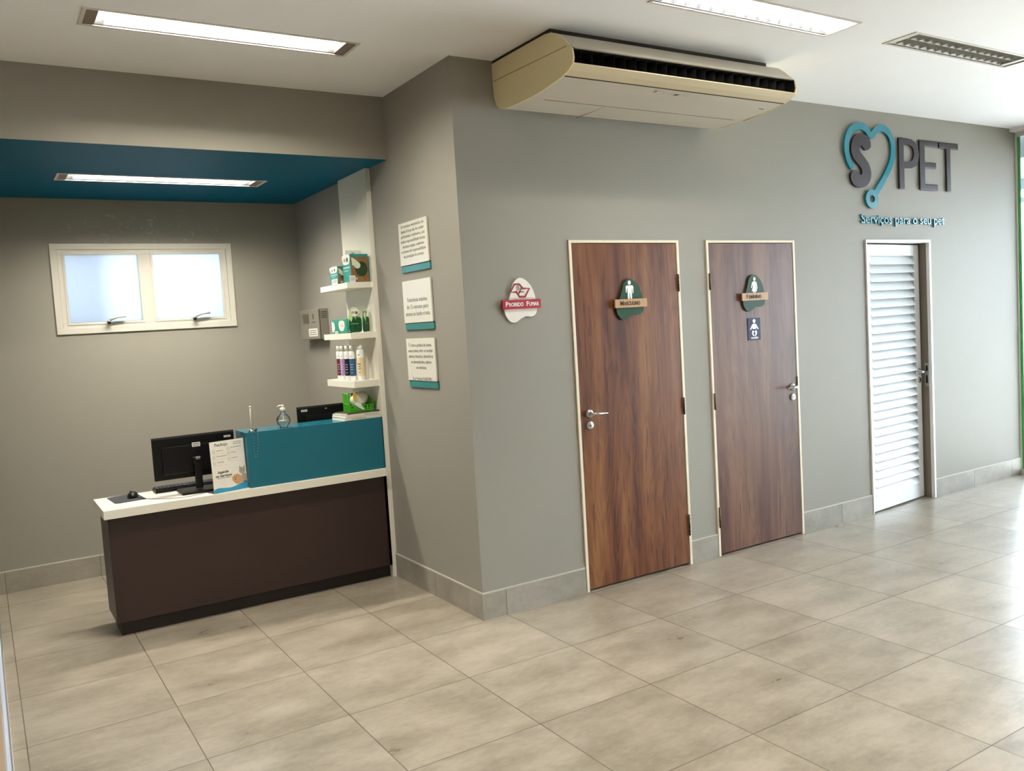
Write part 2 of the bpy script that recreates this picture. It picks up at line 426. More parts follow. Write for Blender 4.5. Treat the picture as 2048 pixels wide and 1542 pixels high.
ins = lambda t, d=0.012: (t[0] + d, t[1] - d, t[2] + d, t[3] - d)
mb = MB(); mb.box(XL, XR + .1, YB, 3.2, -0.12, 0.0)
fl = sbuild(mb, 'floor', FLOORM)
mb = MB(); slab(mb, XL, XR + 0.06, YB, 2.95, H, H + 0.14, [ins(t) for t in TROFF + FILL])
sbuild(mb, 'ceiling', CEIL)
# side wall of the alcove (x = 0) and the wall with the doors (y = 0)
mb = MB(); mb.box(0, 0.16, 0.0, D2 + 0.16, 0, H)
a1, b1, a2, b2 = 0.716, 1.590, 1.832, 2.700
for x0, x1, z0, z1 in ((0.16, a1, 0, H), (a1, b1, 2.118, H), (b1, a2, 0, H), (a2, b2, 2.118, H), (b2, A3, 0, H), (A3, B3, DH + .005, H), (B3, XR + 0.06, 0, H)):
    mb.box(x0, x1, 0.0, 0.16, z0, z1)
sbuild(mb, 'wall_front', WALL)
WX0, WX1, WZ0, WZ1 = -1.7786, -0.5303, 1.7602, 2.3988
mb = MB()
for x0, x1, z0, z1 in ((XL, WX0 + .03, 0, H), (WX0 + .03, WX1 - .03, 0, WZ0 + .03), (WX0 + .03, WX1 - .03, WZ1 - .03, H), (WX1 - .03, 0.0, 0, H)):
    mb.box(x0, x1, D2, D2 + 0.14, z0, z1)
sbuild(mb, 'wall_alcove', WALLB)
mb = MB(); mb.box(XL, 0.0, D1, D1 + 0.12, HS, H); sbuild(mb, 'wall_header', WALL)
mb = MB(); slab(mb, XL, 0.0, D1 + 0.001, D2, HS - 0.0005, HS + 0.14, [ins(SOFL)]); sbuild(mb, 'ceiling_alcove', TEALP)
mb = MB(); mb.box(XL - 0.15, XL, YB, D2 + 0.14, 0, H); sbuild(mb, 'wall_left', WALL)
mb = MB(); mb.box(XL - 0.15, XR + 0.06, YB - 0.15, YB, 0, H); sbuild(mb, 'wall_rear', WALL)
# closed dark rooms behind the doors
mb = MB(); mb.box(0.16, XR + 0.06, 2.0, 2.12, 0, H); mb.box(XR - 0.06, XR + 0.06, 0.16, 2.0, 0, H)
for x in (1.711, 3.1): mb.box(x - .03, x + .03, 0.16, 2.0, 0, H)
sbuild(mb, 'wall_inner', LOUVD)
# glazed front on the right: aluminium post, green film strip, glass
wn = struct('window_2', (XR, -2, 0))
mb = MB(); mb.box(XR, XR + .06, -0.006, 0.0, 0, 3.07)
for y in (-1.35, -2.7, -4.0): mb.box(XR, XR + .06, y - .03, y + .03, 0, 3.07)
mb.box(XR, XR + .06, -4.0, -0.006, 3.03, 3.07); mb.box(XR, XR + .06, -4.0, -0.006, 0.0, 0.045)
mb.build('window_frame', ALUW, wn)
mb = MB(); mb.box(XR + .028, XR + .036, -0.029, -0.006, 0.045, 3.03); mb.build('green_film_strip', GREENG, wn)
mb = MB(); mb.box(XR + .029, XR + .035, -4.0, -0.029, 0.045, 3.03); mb.build('glass_pane', GLASS, wn)
mb = MB(); mb.box(5.60, XR + 0.14, YB, 0.0, 3.068, H + .02); sbuild(mb, 'trim_1', CEIL)
mb = MB(); mb.box(XR, XR + .15, YB, -4.03, 0, H); sbuild(mb, 'wall_right', WALL)
# outside: paving and the canopy in front of the glazing
mb = MB(); mb.box(XR + .1, 40, -30, 25, -0.14, -0.02); sbuild(mb, 'ground', mat('sunlit concrete', (205, 202, 194), .8))
mb = MB(); mb.box(5.83, 7.6, -9, 3.0, 2.86, 3.05); mb.box(7.3, 7.5, -9, 3.0, 2.75, 2.86); mb.box(7.38, 7.45, -9, 3, 2.62, 2.67)
sbuild(mb, 'trim_2', mat('canopy grey', (120, 130, 140), 0.6))
# baseboards
bh, bt = 0.147, 0.008
def baseboard(name, segs, hh=bh):
    o = struct(name, (0, 0, 0)); mb = MB()
    for x0, x1, y0, y1 in segs: mb.box(x0, x1, y0, y1, 0, hh)
    mb.build('tile_strip', BASEM, o); mb = MB()
    for x0, x1, y0, y1 in segs: mb.box(x0, x1, y0, y1, hh, hh + 0.010, 0.002)
    mb.build('grout_bead', BEAD, o)
baseboard('baseboard_front', [(-bt, a1 - .001, -bt, 0), (b1 + .001, a2 - .001, -bt, 0), (b2 + .001, A3 - .008, -bt, 0), (B3 + .026, XR - .001, -bt, 0)])
baseboard('baseboard_side', [(-bt, 0, 0, D2)])
baseboard('baseboard_back', [(XL, -bt, D2 - bt, D2)])
# exterior volumes seen blurred through the frosted panes
mb = MB(); mb.box(-4.4, -1.62, D2 + .9, D2 + 1.3, 0, 3.6); mb.box(-1.52, -1.42, D2 + .22, D2 + .28, 0, 3.6)
mb.box(-0.52, 0.3, D2 + .30, D2 + .6, 0, 3.6); sbuild(mb, 'trim_3', mat('exterior render', (225, 230, 240), 0.8))

# ------------------------------------------------------------------ alcove window
wn = struct('window_1', (-1.15, D2, 1.76))
def frame(mb, x0, x1, z0, z1, wd, y0, y1, bev=0.002):
    mb.box(x0, x1, y0, y1, z1 - wd, z1, bev); mb.box(x0, x1, y0, y1, z0, z0 + wd, bev)
    mb.box(x0, x0 + wd, y0, y1, z0 + wd, z1 - wd, bev); mb.box(x1 - wd, x1, y0, y1, z0 + wd, z1 - wd, bev)
    return mb
frame(MB(), WX0, WX1, WZ0, WZ1, 0.042, D2 - 0.012, D2 + 0.03).build('window_frame', ALUW, wn)
mb = MB(); frame(mb, WX0 + .043, WX1 - .043, WZ0 + .041, WZ1 - .041, 0.036, D2 - 0.004, D2 + 0.04); mb.box(-1.203, -1.113, D2 - .003, D2 + .04, WZ0 + .04, WZ1 - .04, .002)
mb.build('window_mullion', ALUW, wn)
for (x0, x1) in ((-1.705, -1.193), (-1.124, -0.603)):
    sash = frame(MB(), x0, x1, 1.822, 2.336, 0.016, D2 - 0.008, D2 + 0.03).build('sash', ALUW, wn)
    mb = MB(); mb.box(x0 + .014, x1 - .014, D2 + .010, D2 + .016, 1.836, 2.322); mb.build('glass_pane', FROST, sash)
for xh in (-1.44, -0.845):
    mb = MB(); mb.box(xh - .012, xh + .012, D2 - .045, D2 - .009, 1.828, 1.846, .003)
    hd = mb.build('window_handle', STEEL, wn)
    mb = MB(); mb.tube([(xh, D2 - .035, 1.846), (xh + .05, D2 - .045, 1.868), (xh + .11, D2 - .045, 1.872)], [.008, .009, .009], 8); mb.build('lever', ALUW, hd)
    mb = MB(); mb.tube([(xh - .004, D2 - .045, 1.824), (xh - .004, D2 - .052, 1.836)], .012, 10); mb.build('pivot', BLACK, hd)

# ------------------------------------------------------------------ wooden doors
W1 = wood_mat('walnut laminate one', 3.1, [(78, 44, 31), (114, 70, 44), (138, 95, 58), (46, 25, 16)])
W2 = wood_mat('walnut laminate two', 11.7, [(76, 46, 37), (104, 70, 54), (124, 90, 68), (50, 29, 23)], 0.36)
def wooden_door(name, x0, x1, wm, hinge_right):
    d = struct(name, ((x0 + x1) / 2, 0, 0)); zt = 2.10
    mb = MB(); t = 0.020
    mb.box(x0 - t, x0, -0.010, 0.10, 0, zt + 0.017, .002); mb.box(x1, x1 + t, -0.010, 0.10, 0, zt + 0.017, .002); mb.box(x0, x1, -0.010, 0.10, zt, zt + 0.017, .002)
    mb.build('door_frame', JAMB, d)
    mb = MB(); mb.box(x0 + .004, x1 - .004, -0.006, 0.030, 0.014, zt - .004, .001)
    leaf = mb.build('door_leaf', wm, d)
    mb = MB(); mb.box(x0, x1, 0.10, 0.11, 0, zt); mb.build('dark_backing', BLACKV, d)  # black sheet behind the leaf, shade of the door gaps as colour
    hx = x1 + .002 if hinge_right else x0 - .002
    for z0, z1 in ((1.79, 1.90), (0.995, 1.105), (0.195, 0.335)):
        mb = MB(); mb.tube([(hx, -0.013, z0), (hx, -0.013, z1)], .0065, 10)
        for k in range(4): mb.tube([(hx, -0.013, z0 + (z1 - z0) * (k + .9) / 5), (hx, -0.013, z0 + (z1 - z0) * (k + 1.1) / 5)], .0078, 10)
        mb.build('hinge', HINGE, d)
    return d
d1 = wooden_door('door_1', 0.739, 1.570, W1, True)
d2 = wooden_door('door_2', 1.854, 2.681, W2, False)
def lever(d, x, z, dx, dz):
    mb = MB(); mb.lathe([(0, 0), (.026, 0), (.026, .006), (.022, .009), (.011, .010), (.011, .020), (.009, .045), (0, .046)], FRONT(-0.006) @ Matrix.Translation((x, z, 0)))
    r = mb.build('door_handle', STEEL, d)
    mb = MB(); mb.tube([(x, -.045, z), (x + dx * .12, -.052, z), (x + dx, -.050, z + dz)], [.009, .008, .007], 10); mb.build('lever', CHROME, r)
    mb = MB(); mb.lathe([(0, 0), (.026, 0), (.026, .005), (.023, .008), (.010, .008), (0, .009)], FRONT(-0.006) @ Matrix.Translation((x, z - .072, 0)))
    k = mb.build('lock_escutcheon', STEEL, d)
    mb = MB(); mb.disc((x, z - .072), .005, FRONT(-0.0148), .001, 12); mb.build('keyhole', BLACKV, k)
lever(d1, 0.806, 1.082, 0.105, -.006)
lever(d2, 2.627, 1.078, -0.095, 0.0)
mb = MB(); mb.box(2.676, 2.683, -.012, -.0105, 1.085, 1.15); mb.build('strike_plate', BLACKV, d2)

# ------------------------------------------------------------------ louvred door, ajar
d3 = struct('door_3', ((A3 + B3) / 2, 0, 0))
mb = MB(); mb.box(A3 - .004, A3 + .006, -.012, .13, 0, DH + .022, .001); mb.box(B3 - .006, B3 + .018, -.012, 0.0, 0, DH + .022, .001); mb.box(B3 - .006, B3, 0.0005, .016, 0, DH, .0005)
mb.box(A3 + .006, B3 - .006, -.012, .13, DH, DH + .022, .001)
mb.build('door_frame', mat('white frame paint', (235, 234, 230), 0.4), d3)
mb = MB(); mb.box(B3 - .006, B3, 0.016, .16, 0, DH, .0005); mb.build('door_reveal', mat('shade-darkened reveal paint', (124, 112, 98), .6), d3)  # shade inside the jamb put into a darker reveal colour
mb = MB(); mb.box(B3 - .0075, B3 - .006, .015, .050, 0.93, 1.12); sp = mb.build('strike_plate', STEEL, d3)
mb = MB(); mb.box(B3 - .009, B3 - .0075, .026, .040, 1.055, 1.10); mb.box(B3 - .009, B3 - .0075, .026, .040, 0.955, 1.02); mb.build('latch_hole', BLACKV, sp)
LM = Matrix.Translation((A3 + .010, 0.001, 0)) @ Matrix.Rotation(R(5.2), 4, 'Z')
LW, LT = 0.79, 0.032
mb = MB()
mb.box(0, .046, 0, LT, .012, 2.088, .001, LM); mb.box(LW - .075, LW, 0, LT, .012, 2.088, .001, LM)
mb.box(.046, LW - .075, 0, LT, 2.003, 2.088, .001, LM); mb.box(.046, LW - .075, 0, LT, .012, .133, .001, LM)
leaf = mb.build('door_leaf', LOUV, d3)
mb = MB(); ns = 28; pz = (2.003 - .133) / ns
for i in range(ns):
    zc = .133 + pz * (i + .5)
    mb.box(.046, LW - .075, -.019, .019, -.0035, .0035, .0015, LM @ Matrix.Translation((0, LT / 2, zc)) @ Matrix.Rotation(R(58), 4, 'X') @ Matrix.Diagonal((1, 2.15, 1, 1)))
mb.build('louver_slats', LOUV, leaf)
fx = LW - .038
mb = MB(); mb.lathe([(0, 0), (.024, 0), (.024, .006), (.010, .008), (.009, .045), (0, .046)], LM @ plane_m((fx, 0, 1.055), (1, 0, 0), (0, 0, 1)))
hd = mb.build('door_handle', CHROME, leaf)
mb = MB(); pts = [LM @ Vector(p) for p in ((fx, -.045, 1.055), (fx + .03, -.052, 1.055), (fx - .07, -.050, 1.045))]
mb.tube([LM @ Vector(p) for p in ((fx, -.045, 1.055), (fx - .03, -.052, 1.054), (fx - .105, -.050, 1.05))], [.009, .008, .007], 10)
h2 = mb.build('lever', CHROME, leaf)
mb = MB(); mb.lathe([(0, 0), (.023, 0), (.023, .006), (0, .009)], LM @ plane_m((fx, 0, 0.985), (1, 0, 0), (0, 0, 1))); mb.build('lock_escutcheon', CHROME, leaf)

# ------------------------------------------------------------------ ceiling troffers
def troffer(t, z, label, lit=True, watts=LAMP, cover=False, fin=14, tubes=2, name='ceiling_light'):
    x0, x1, y0, y1 = t; cx, cy = (x0 + x1) / 2, (y0 + y1) / 2
    th = thing(name, label, 'ceiling light', (cx, cy, z), None)
    mb = MB(); fw = 0.016
    for a in ((x0, x1, y0, y0 + fw), (x0, x1, y1 - fw, y1), (x0, x0 + fw, y0 + fw, y1 - fw), (x1 - fw, x1, y0 + fw, y1 - fw)):
        mb.box(a[0], a[1], a[2], a[3], z - .004, z + .004, .0008)
    mb.build('frame', FRAMEG, th)
    mb = MB(); h = .055
    X0, X1, Y0, Y1 = x0 + fw, x1 - fw, y0 + fw, y1 - fw
    mb.box(X0, X1, Y0, Y1, z + h, z + h + .003); mb.box(X0, X1, Y0 - .003, Y0, z, z + h); mb.box(X0, X1, Y1, Y1 + .003, z, z + h)
    mb.box(X0 - .003, X0, Y0, Y1, z, z + h); mb.box(X1, X1 + .003, Y0, Y1, z, z + h)
    mb.build('housing', FRAMEG, th)
    ec = 0.050
    if not cover:
        for a, b in ((X0, X0 + ec), (X1 - ec, X1)):
            mb = MB(); mb.box(a, b, Y0, Y1, z + .002, z + .008); mb.build('end_cap', CAPG if lit else FRAMEG, th)
    else: ec = 0.006
    LX0, LX1 = X0 + ec, X1 - ec
    # mirror louvre: side reflectors, one spine, cross blades with a curved section
    mb = MB(); bh_ = .024
    def vblade(xa, xb, ya, yb, wtop, along):
        # triangular blade: wide at the bottom edge, thin at the top
        if along == 'x': pts = [(ya - wtop, z + .004 + bh_), (ya, z + .004), (ya + wtop, z + .004 + bh_)]; M4 = plane_m((xa, 0, 0), (0, 1, 0), (0, 0, 1)); mb.prism(pts, M4, xb - xa)
        else: pts = [(xa - wtop, z + .004 + bh_), (xa, z + .004), (xa + wtop, z + .004 + bh_)]; M4 = plane_m((0, yb, 0), (1, 0, 0), (0, 0, 1)); mb.prism(pts, M4, yb - ya)
    vblade(LX0, LX1, cy, cy, .010, 'x')
    mb.prism([(Y0, z + .004), (Y0 + .004, z + .004), (Y0 + .018, z + .028), (Y0, z + .028)], plane_m((LX0, 0, 0), (0, 1, 0), (0, 0, 1)), LX1 - LX0)
    mb.prism([(Y1, z + .004), (Y1, z + .028), (Y1 - .018, z + .028), (Y1 - .004, z + .004)], plane_m((LX0, 0, 0), (0, 1, 0), (0, 0, 1)), LX1 - LX0)
    for i in range(fin + 1):
        xb = LX0 + (LX1 - LX0) * (i + .5) / (fin + 1)
        vblade(xb, xb, Y0, Y1, .004, 'y')
    mb.build('louver', ALUM if lit else ALUOFF, th)
    for yy in ([cy - .048, cy + .048]):
        mb = MB(); mb.tube([(LX0 + .01, yy, z + .043), (LX1 - .01, yy, z + .043)], .011, 12)
        mb.build('tube', TUBEON if lit else TUBEOFF, th)
    if lit:
        ld = bpy.data.lights.new('tube_light', 'AREA'); ld.shape = 'RECTANGLE'; ld.size = LX1 - LX0 - .04; ld.size_y = (Y1 - Y0) * .5
        ld.energy = watts; ld.color = LAMPCOL; ld.spread = R(180)
        lo = bpy.data.objects.new('tube_light', ld); C.objects.link(lo); lo.parent = th; lo.location = (0, 0, .030)
    return th
troffer(TROFF[0], H, 'lit louvred ceiling light in the white ceiling above the reception alcove', watts=60)
troffer(TROFF[1], H, 'brightest lit ceiling light, in front of the air conditioner', cover=True, watts=19)
troffer(TROFF[2], H, 'unlit louvred ceiling light at the upper right', lit=False)
troffer(SOFL, HS, 'lit louvred ceiling light in the teal alcove ceiling above the desk', watts=58)
for t, wh in zip(FILL, ('over the low counter near the entrance side', 'in the middle of the room behind the camera', 'nearest the glazed front behind the camera', 'farthest back in the room')):
    troffer(t, H, 'added unseen fill light ' + wh, watts=62)

# ------------------------------------------------------------------ air conditioner
ax0, ax1 = 0.265, 1.87
ac = thing('air_conditioner', 'long cream ceiling-mounted air conditioner with a dark louvred outlet', 'air conditioner', ((ax0 + ax1) / 2, -.35, 2.81))
YZ = lambda x: plane_m((x, 0, 0), (0, 1, 0), (0, 0, 1))    # local (y, z), thickness along +x
prof = [(-.003, 3.078), (-.003, 2.985), (-.010, 2.90), (-.028, 2.850), (-.060, 2.824), (-.105, 2.811), (-.157, 2.808), (-.25, 2.806), (-.392, 2.808), (-.50, 2.817), (-.60, 2.829), (-.658, 2.838), (-.705, 2.852), (-.741, 2.874), (-.748, 2.905), (-.740, 2.945), (-.712, 2.975), (-.668, 3.016), (-.625, 3.050), (-.577, 3.070), (-.52, 3.078)]
inner = [(-.004, 3.078), (-.004, 2.985), (-.011, 2.901), (-.029, 2.852), (-.061, 2.826), (-.105, 2.8125), (-.157, 2.8095), (-.345, 2.808), (-.352, 2.811), (-.50, 2.819), (-.60, 2.8305), (-.656, 2.8405), (-.590, 2.872), (-.590, 2.962), (-.742, 2.952), (-.711, 2.976), (-.667, 3.016), (-.624, 3.049), (-.577, 3.069), (-.52, 3.078)]
mb = MB(); mb.prism(inner, YZ(ax0 + .0085), ax1 - ax0 - .017); mb.build('casing', ACM, ac)
for xs in (ax0, ax1 - .009):
    mb = MB(); mb.prism(prof, YZ(xs), .009); sp_ = mb.build('side_panel', ACY, ac)
    xo = xs - .0008 if xs == ax0 else xs + .0092
    mb = MB(); mb.prism([(-.006, 2.984), (-.700, 2.970), (-.700, 2.966), (-.006, 2.980)], YZ(xo), .0006); mb.build('seam', mat('panel seam', (150, 134, 92), .6), sp_)
mb = MB(); mb.prism([(-.659, 2.839), (-.705, 2.853), (-.741, 2.875), (-.737, 2.881), (-.66, 2.850)], YZ(ax0 + .009), ax1 - ax0 - .018); mb.build('front_flap', ACF, ac)
mb = MB(); mb.prism([(-.655, 2.8355), (-.6605, 2.8380), (-.6605, 2.842), (-.655, 2.842)], YZ(ax0 + .009), ax1 - ax0 - .018); mb.build('flap_gap', SEAM, ac)
mb = MB(); mb.prism([(-.600, 2.876), (-.600, 2.960), (-.594, 2.960), (-.594, 2.876)], YZ(ax0 + .009), ax1 - ax0 - .018)
mb.prism([(-.73, 2.879), (-.60, 2.875), (-.60, 2.871), (-.73, 2.873)], YZ(ax0 + .009), ax1 - ax0 - .018)
mb.prism([(-.722, 2.953), (-.60, 2.961), (-.60, 2.964), (-.722, 2.957)], YZ(ax0 + .009), ax1 - ax0 - .018)
for xe in (ax0 + .0092, ax1 - .0132): mb.prism([(-.732, 2.877), (-.742, 2.905), (-.737, 2.953), (-.590, 2.962), (-.590, 2.872)], YZ(xe), .004)
mb.build('air_outlet', BLACKV, ac)
nv = 22
for i in range(nv):
    xv = ax0 + .07 + (ax1 - ax0 - .14) * i / (nv - 1)
    mb = MB(); mb.prism([(-.716, 2.882), (-.716, 2.950), (-.640, 2.956), (-.625, 2.92), (-.640, 2.880)], Matrix.Translation((xv, -.716, 0)) @ Matrix.Rotation(R(28), 4, 'Z') @ Matrix.Translation((-xv, .716, 0)) @ YZ(xv), .0022)
    mb.build('vane', BLACK, ac)
mb = MB(); mb.box(.775, .779, -.350, -.075, 2.8078, 2.812); mb.box(ax0 + .1, ax1 - .1, -.350, -.3465, 2.8072, 2.812); mb.build('intake_grille_seam', mat('soft seam', (140, 128, 100), .6), ac)
mb = MB(); mb.box(.90, 1.22, -.628, -.603, 2.8275, 2.842, .001); cp = mb.build('control_panel', ACM, ac)
mb = MB(); mb.box(1.035, 1.062, -.626, -.606, 2.8262, 2.830); mb.build('receiver_window', BLACK, cp)
mb = MB()
for xx in (.955, .985, 1.01, 1.10, 1.125):
    mb = MB(); mb.box(xx, xx + .006, -.620, -.615, 2.8265, 2.830); mb.build('indicator', GREYI, cp)
mb = MB(); mb.box(1.76, 1.80, -.56, -.557, 2.8235, 2.832); mb.build('clip', SEAM, ac)
mb = MB(); mb.box(ax0 + .01, ax1 - .03, -.555, 0.0, 3.076, H); mb.build('mounting_gap', SEAM, ac)

# ------------------------------------------------------------------ logo on the wall
Y0 = FRONT(-0.004)
lg = thing('wall_logo', 'turquoise stethoscope heart and brown S PET letters above the louvred door', 'wall logo', (4.0, 0, 2.6))
heart = smooth_open([(3.361, 2.669), (3.325, 2.72), (3.308, 2.80), (3.325, 2.873), (3.378, 2.938), (3.464, 2.968), (3.545, 2.952), (3.606, 2.905), (3.672, 2.952), (3.747, 2.971), (3.815, 2.946), (3.861, 2.895), (3.879, 2.824), (3.861, 2.739), (3.815, 2.661), (3.742, 2.574), (3.640, 2.470)])
mb = MB(); mb.ribbon(heart, .052, Y0, .014)
mb.build('stethoscope_heart', LOGOT, lg)
mb = MB(); ring = [(3.5965 + .054 * math.cos(2 * PI * i / 32), 2.430 + .049 * math.sin(2 * PI * i / 32)) for i in range(32)]
mb.ribbon(ring, .044, FRONT(-.0035), .015, closed=True); mb.build('stethoscope_ring', LOGOT, lg)
Sout = smooth_closed([(3.535, 2.790), (3.590, 2.812), (3.594, 2.858), (3.560, 2.895), (3.500, 2.914), (3.435, 2.908), (3.385, 2.868), (3.360, 2.810), (3.362, 2.762), (3.399, 2.712), (3.460, 2.668), (3.484, 2.632), (3.470, 2.606), (3.440, 2.612), (3.408, 2.640), (3.362, 2.625), (3.346, 2.580), (3.376, 2.532), (3.442, 2.511), (3.520, 2.522), (3.575, 2.562), (3.592, 2.625), (3.568, 2.690), (3.510, 2.742), (3.466, 2.780), (3.460, 2.808), (3.482, 2.822), (3.508, 2.806)])
mb = MB(); mb.prism(Sout, FRONT(-.008), .011); mb.build('letter', LOGOB, lg)
mb = MB(); mb.box(3.948, 4.020, -.017, -.006, 2.518, 2.914, .008)
mb.strip([(4.0, 2.914), (4.06, 2.914), (4.12, 2.908), (4.17, 2.890), (4.205, 2.855), (4.221, 2.800), (4.208, 2.745), (4.175, 2.705), (4.12, 2.686), (4.06, 2.683), (4.0, 2.683)],
         [(4.0, 2.865), (4.06, 2.865), (4.095, 2.862), (4.125, 2.850), (4.143, 2.830), (4.150, 2.800), (4.143, 2.770), (4.125, 2.748), (4.095, 2.734), (4.06, 2.731), (4.0, 2.731)], FRONT(-.006), .0105)
mb.build('letter', LOGOB, lg)
mb = MB(); mb.box(4.222, 4.298, -.017, -.006, 2.518, 2.914, .007); mb.box(4.25, 4.482, -.0168, -.006, 2.866, 2.9135, .007); mb.box(4.25, 4.452, -.0168, -.006, 2.693, 2.741, .007); mb.box(4.25, 4.472, -.0168, -.006, 2.5185, 2.566, .007); mb.build('letter', LOGOB, lg)
mb = MB(); mb.box(4.493, 4.770, -.017, -.006, 2.862, 2.912, .007); mb.box(4.594, 4.658, -.0168, -.006, 2.517, 2.88, .007); mb.build('letter', LOGOB, lg)
mb = MB(); mb.text('Serviços para o seu pet', .098, FRONT(-.001) @ Matrix.Translation((4.008, 2.276, 0)), .012, 1.09, bold=.0008); mb.build('tagline', LOGOT, lg)

# ------------------------------------------------------------------ blob signs
blob = smooth_closed([(-.005, .118), (.035, .108), (.075, .070), (.098, .015), (.108, -.045), (.100, -.085), (.070, -.102), (.030, -.100), (-.005, -.112), (-.040, -.130), (-.078, -.124), (-.106, -.085), (-.106, -.040), (-.080, .000), (-.060, .045), (-.042, .090)], 5)
def blob_sign(name, label, cx, cz, y, board, plank, ink, word, wz, fs, sx=1.0):
    t = thing(name, label, 'sign', (cx, y, cz))
    F = lambda yy: FRONT(yy) @ Matrix.Translation((cx, cz, 0))
    mb = MB(); mb.prism([(p[0] * sx, p[1]) for p in blob], F(y), .012); mb.build('board', board, t)
    mb = MB(); mb.box(cx - .128 * sx, cx + .128 * sx, y - .024, y - .012, cz + wz - .026, cz + wz + .026, .001); pl = mb.build('plank', plank, t)
    mb = MB(); mb.text(word[0], fs * 1.25, F(y - .0242) @ Matrix.Translation((-word[2], wz, 0)), .0015, align='LEFT', bold=.0006); mb.text(word[1], fs, F(y - .0242) @ Matrix.Translation((-word[2] + fs * (1.02 if word[0] == 'M' else .74), wz - .002, 0)), .0015, word[3], align='LEFT', bold=.0006)
    mb.build('lettering', ink, pl)
    return t, F
t, F = blob_sign('no_smoking_sign', 'cream no smoking sign with red band reading PROIBIDO FUMAR on the grey wall', .361, 1.785, -.001, CREAM, REDM, WHITEI, ('P', 'ROIBIDO', .112, .096), -.030, .030)
mb = MB(); mb.text('F', .0375, F(-.0252) @ Matrix.Translation((.027, -.030, 0)), .0015, align='LEFT', bold=.0006); mb.text('UMAR', .030, F(-.0252) @ Matrix.Translation((.046, -.032, 0)), .0015, .066, align='LEFT', bold=.0006); mb.build('lettering', WHITEI, t)
mb = MB()
hexa = [(-.066, .040), (-.038, .083), (-.005, .083), (.018, .058), (.062, .058), (.030, .012), (-.008, .012), (-.026, .040)]
mb.ribbon(hexa, .0115, F(-.0133), .0012, closed=True); mb.ribbon([(.012, .066), (-.014, .028)], .008, F(-.0134), .0014, caps=False); mb.build('emblem', mat('dark red ink', (150, 34, 62), .5), t)
mb = MB(); mb.box(.361 - .012, .361 + .022, -.0148, -.0133, 1.785 + .037, 1.785 + .042); mb.ribbon(smooth_open([(-.024, .045), (-.018, .055), (-.026, .064), (-.018, .074)]), .002, F(-.0134), .0014); mb.ribbon(smooth_open([(-.014, .050), (-.006, .058), (-.014, .066), (-.010, .074)]), .002, F(-.0134), .0014); mb.build('cigarette_mark', BLACK, t)
mb = MB(); mb.box(.275, .445, -.0142, -.0133, 1.785 + .0035, 1.785 + .0048); mb.marks(F(-.0134) @ Matrix.Translation((.0, -.0005, 0)), .09, .005); mb.build('small_print', GREYI, t)
t, F = blob_sign('toilet_sign', 'green wooden toilet sign with man figure reading MASCULINO on the left door', 1.157, 1.762, -.007, GREEN, SIGNW, INK, ('M', 'ASCULINO', .090, .128), -.032, .032)
def man(mb, F, d):
    mb.disc((0, .094), .0115, F, d, 18, 1.15)
    mb.prism([(-.022, .077), (.022, .077), (.031, .070), (.029, .030), (.023, .028), (.021, .060), (.018, .062), (.016, -.006), (.004, -.006), (.0015, .030), (-.0015, .030), (-.004, -.006), (-.016, -.006), (-.018, .062), (-.021, .060), (-.024, .032), (-.030, .034), (-.031, .070)], F, d)
mb = MB(); man(mb, F(-.0195), .0012); mb.build('figure', WHITEI, t)
t, F = blob_sign('toilet_sign', 'green wooden toilet sign with woman figure reading FEMININO on the right wooden door', 2.258, 1.765, -.007, GREEN, SIGNW, INK, ('F', 'EMININO', .088, .122), -.032, .032, 1.0)
mb = MB(); mb.disc((.008, .088), .011, F(-.0195), .0012, 18, 1.15)
mb.prism([(-.006, .072), (.016, .072), (.028, .062), (.036, .022), (.030, .018), (.021, .048), (.018, .040), (.030, .004), (.014, .003), (.014, -.006), (.006, -.006), (.005, .003), (.000, .003), (-.001, -.006), (-.009, -.006), (-.008, .004), (-.022, .006), (-.007, .042), (-.010, .052), (-.022, .026), (-.028, .030), (-.016, .064)], F(-.0195), .0012); mb.build('figure', WHITEI, t)
t = thing('baby_changing_sign', 'small navy blue baby changing sign stuck on the right wooden door', 'sign', (2.258, -.007, 1.51))
cx, cz = 2.258, 1.510; F = lambda yy: FRONT(yy) @ Matrix.Translation((cx, cz, 0))
mb = MB(); mb.box(cx - .062, cx + .062, -.0095, -.0065, cz - .075, cz + .078, .0005); mb.build('plate', NAVY, t)
mb = MB(); mb.disc((0, .056), .014, F(-.0096), .001); 
mb.prism([(-.014, .038), (.014, .038), (.024, .028), (.042, .002), (.035, -.004), (.019, .014), (.017, .002), (-.017, .002), (-.019, .014), (-.035, -.004), (-.042, .002), (-.024, .028)], F(-.0096), .001)
mb.prism(smooth_closed([(-.020, -.008), (-.024, -.030), (-.012, -.046), (-.002, -.044), (-.010, -.030), (-.004, -.014)], 4), F(-.0096), .001)
mb.prism(smooth_closed([(.020, -.008), (.004, -.014), (.010, -.030), (.002, -.044), (.012, -.046), (.024, -.030)], 4), F(-.0096), .001)
mb.text('FRALDÁRIO', .016, F(-.0096) @ Matrix.Translation((0, -.060, 0)), .001, .070, bold=.0006); mb.build('figure', WHITEI, t)

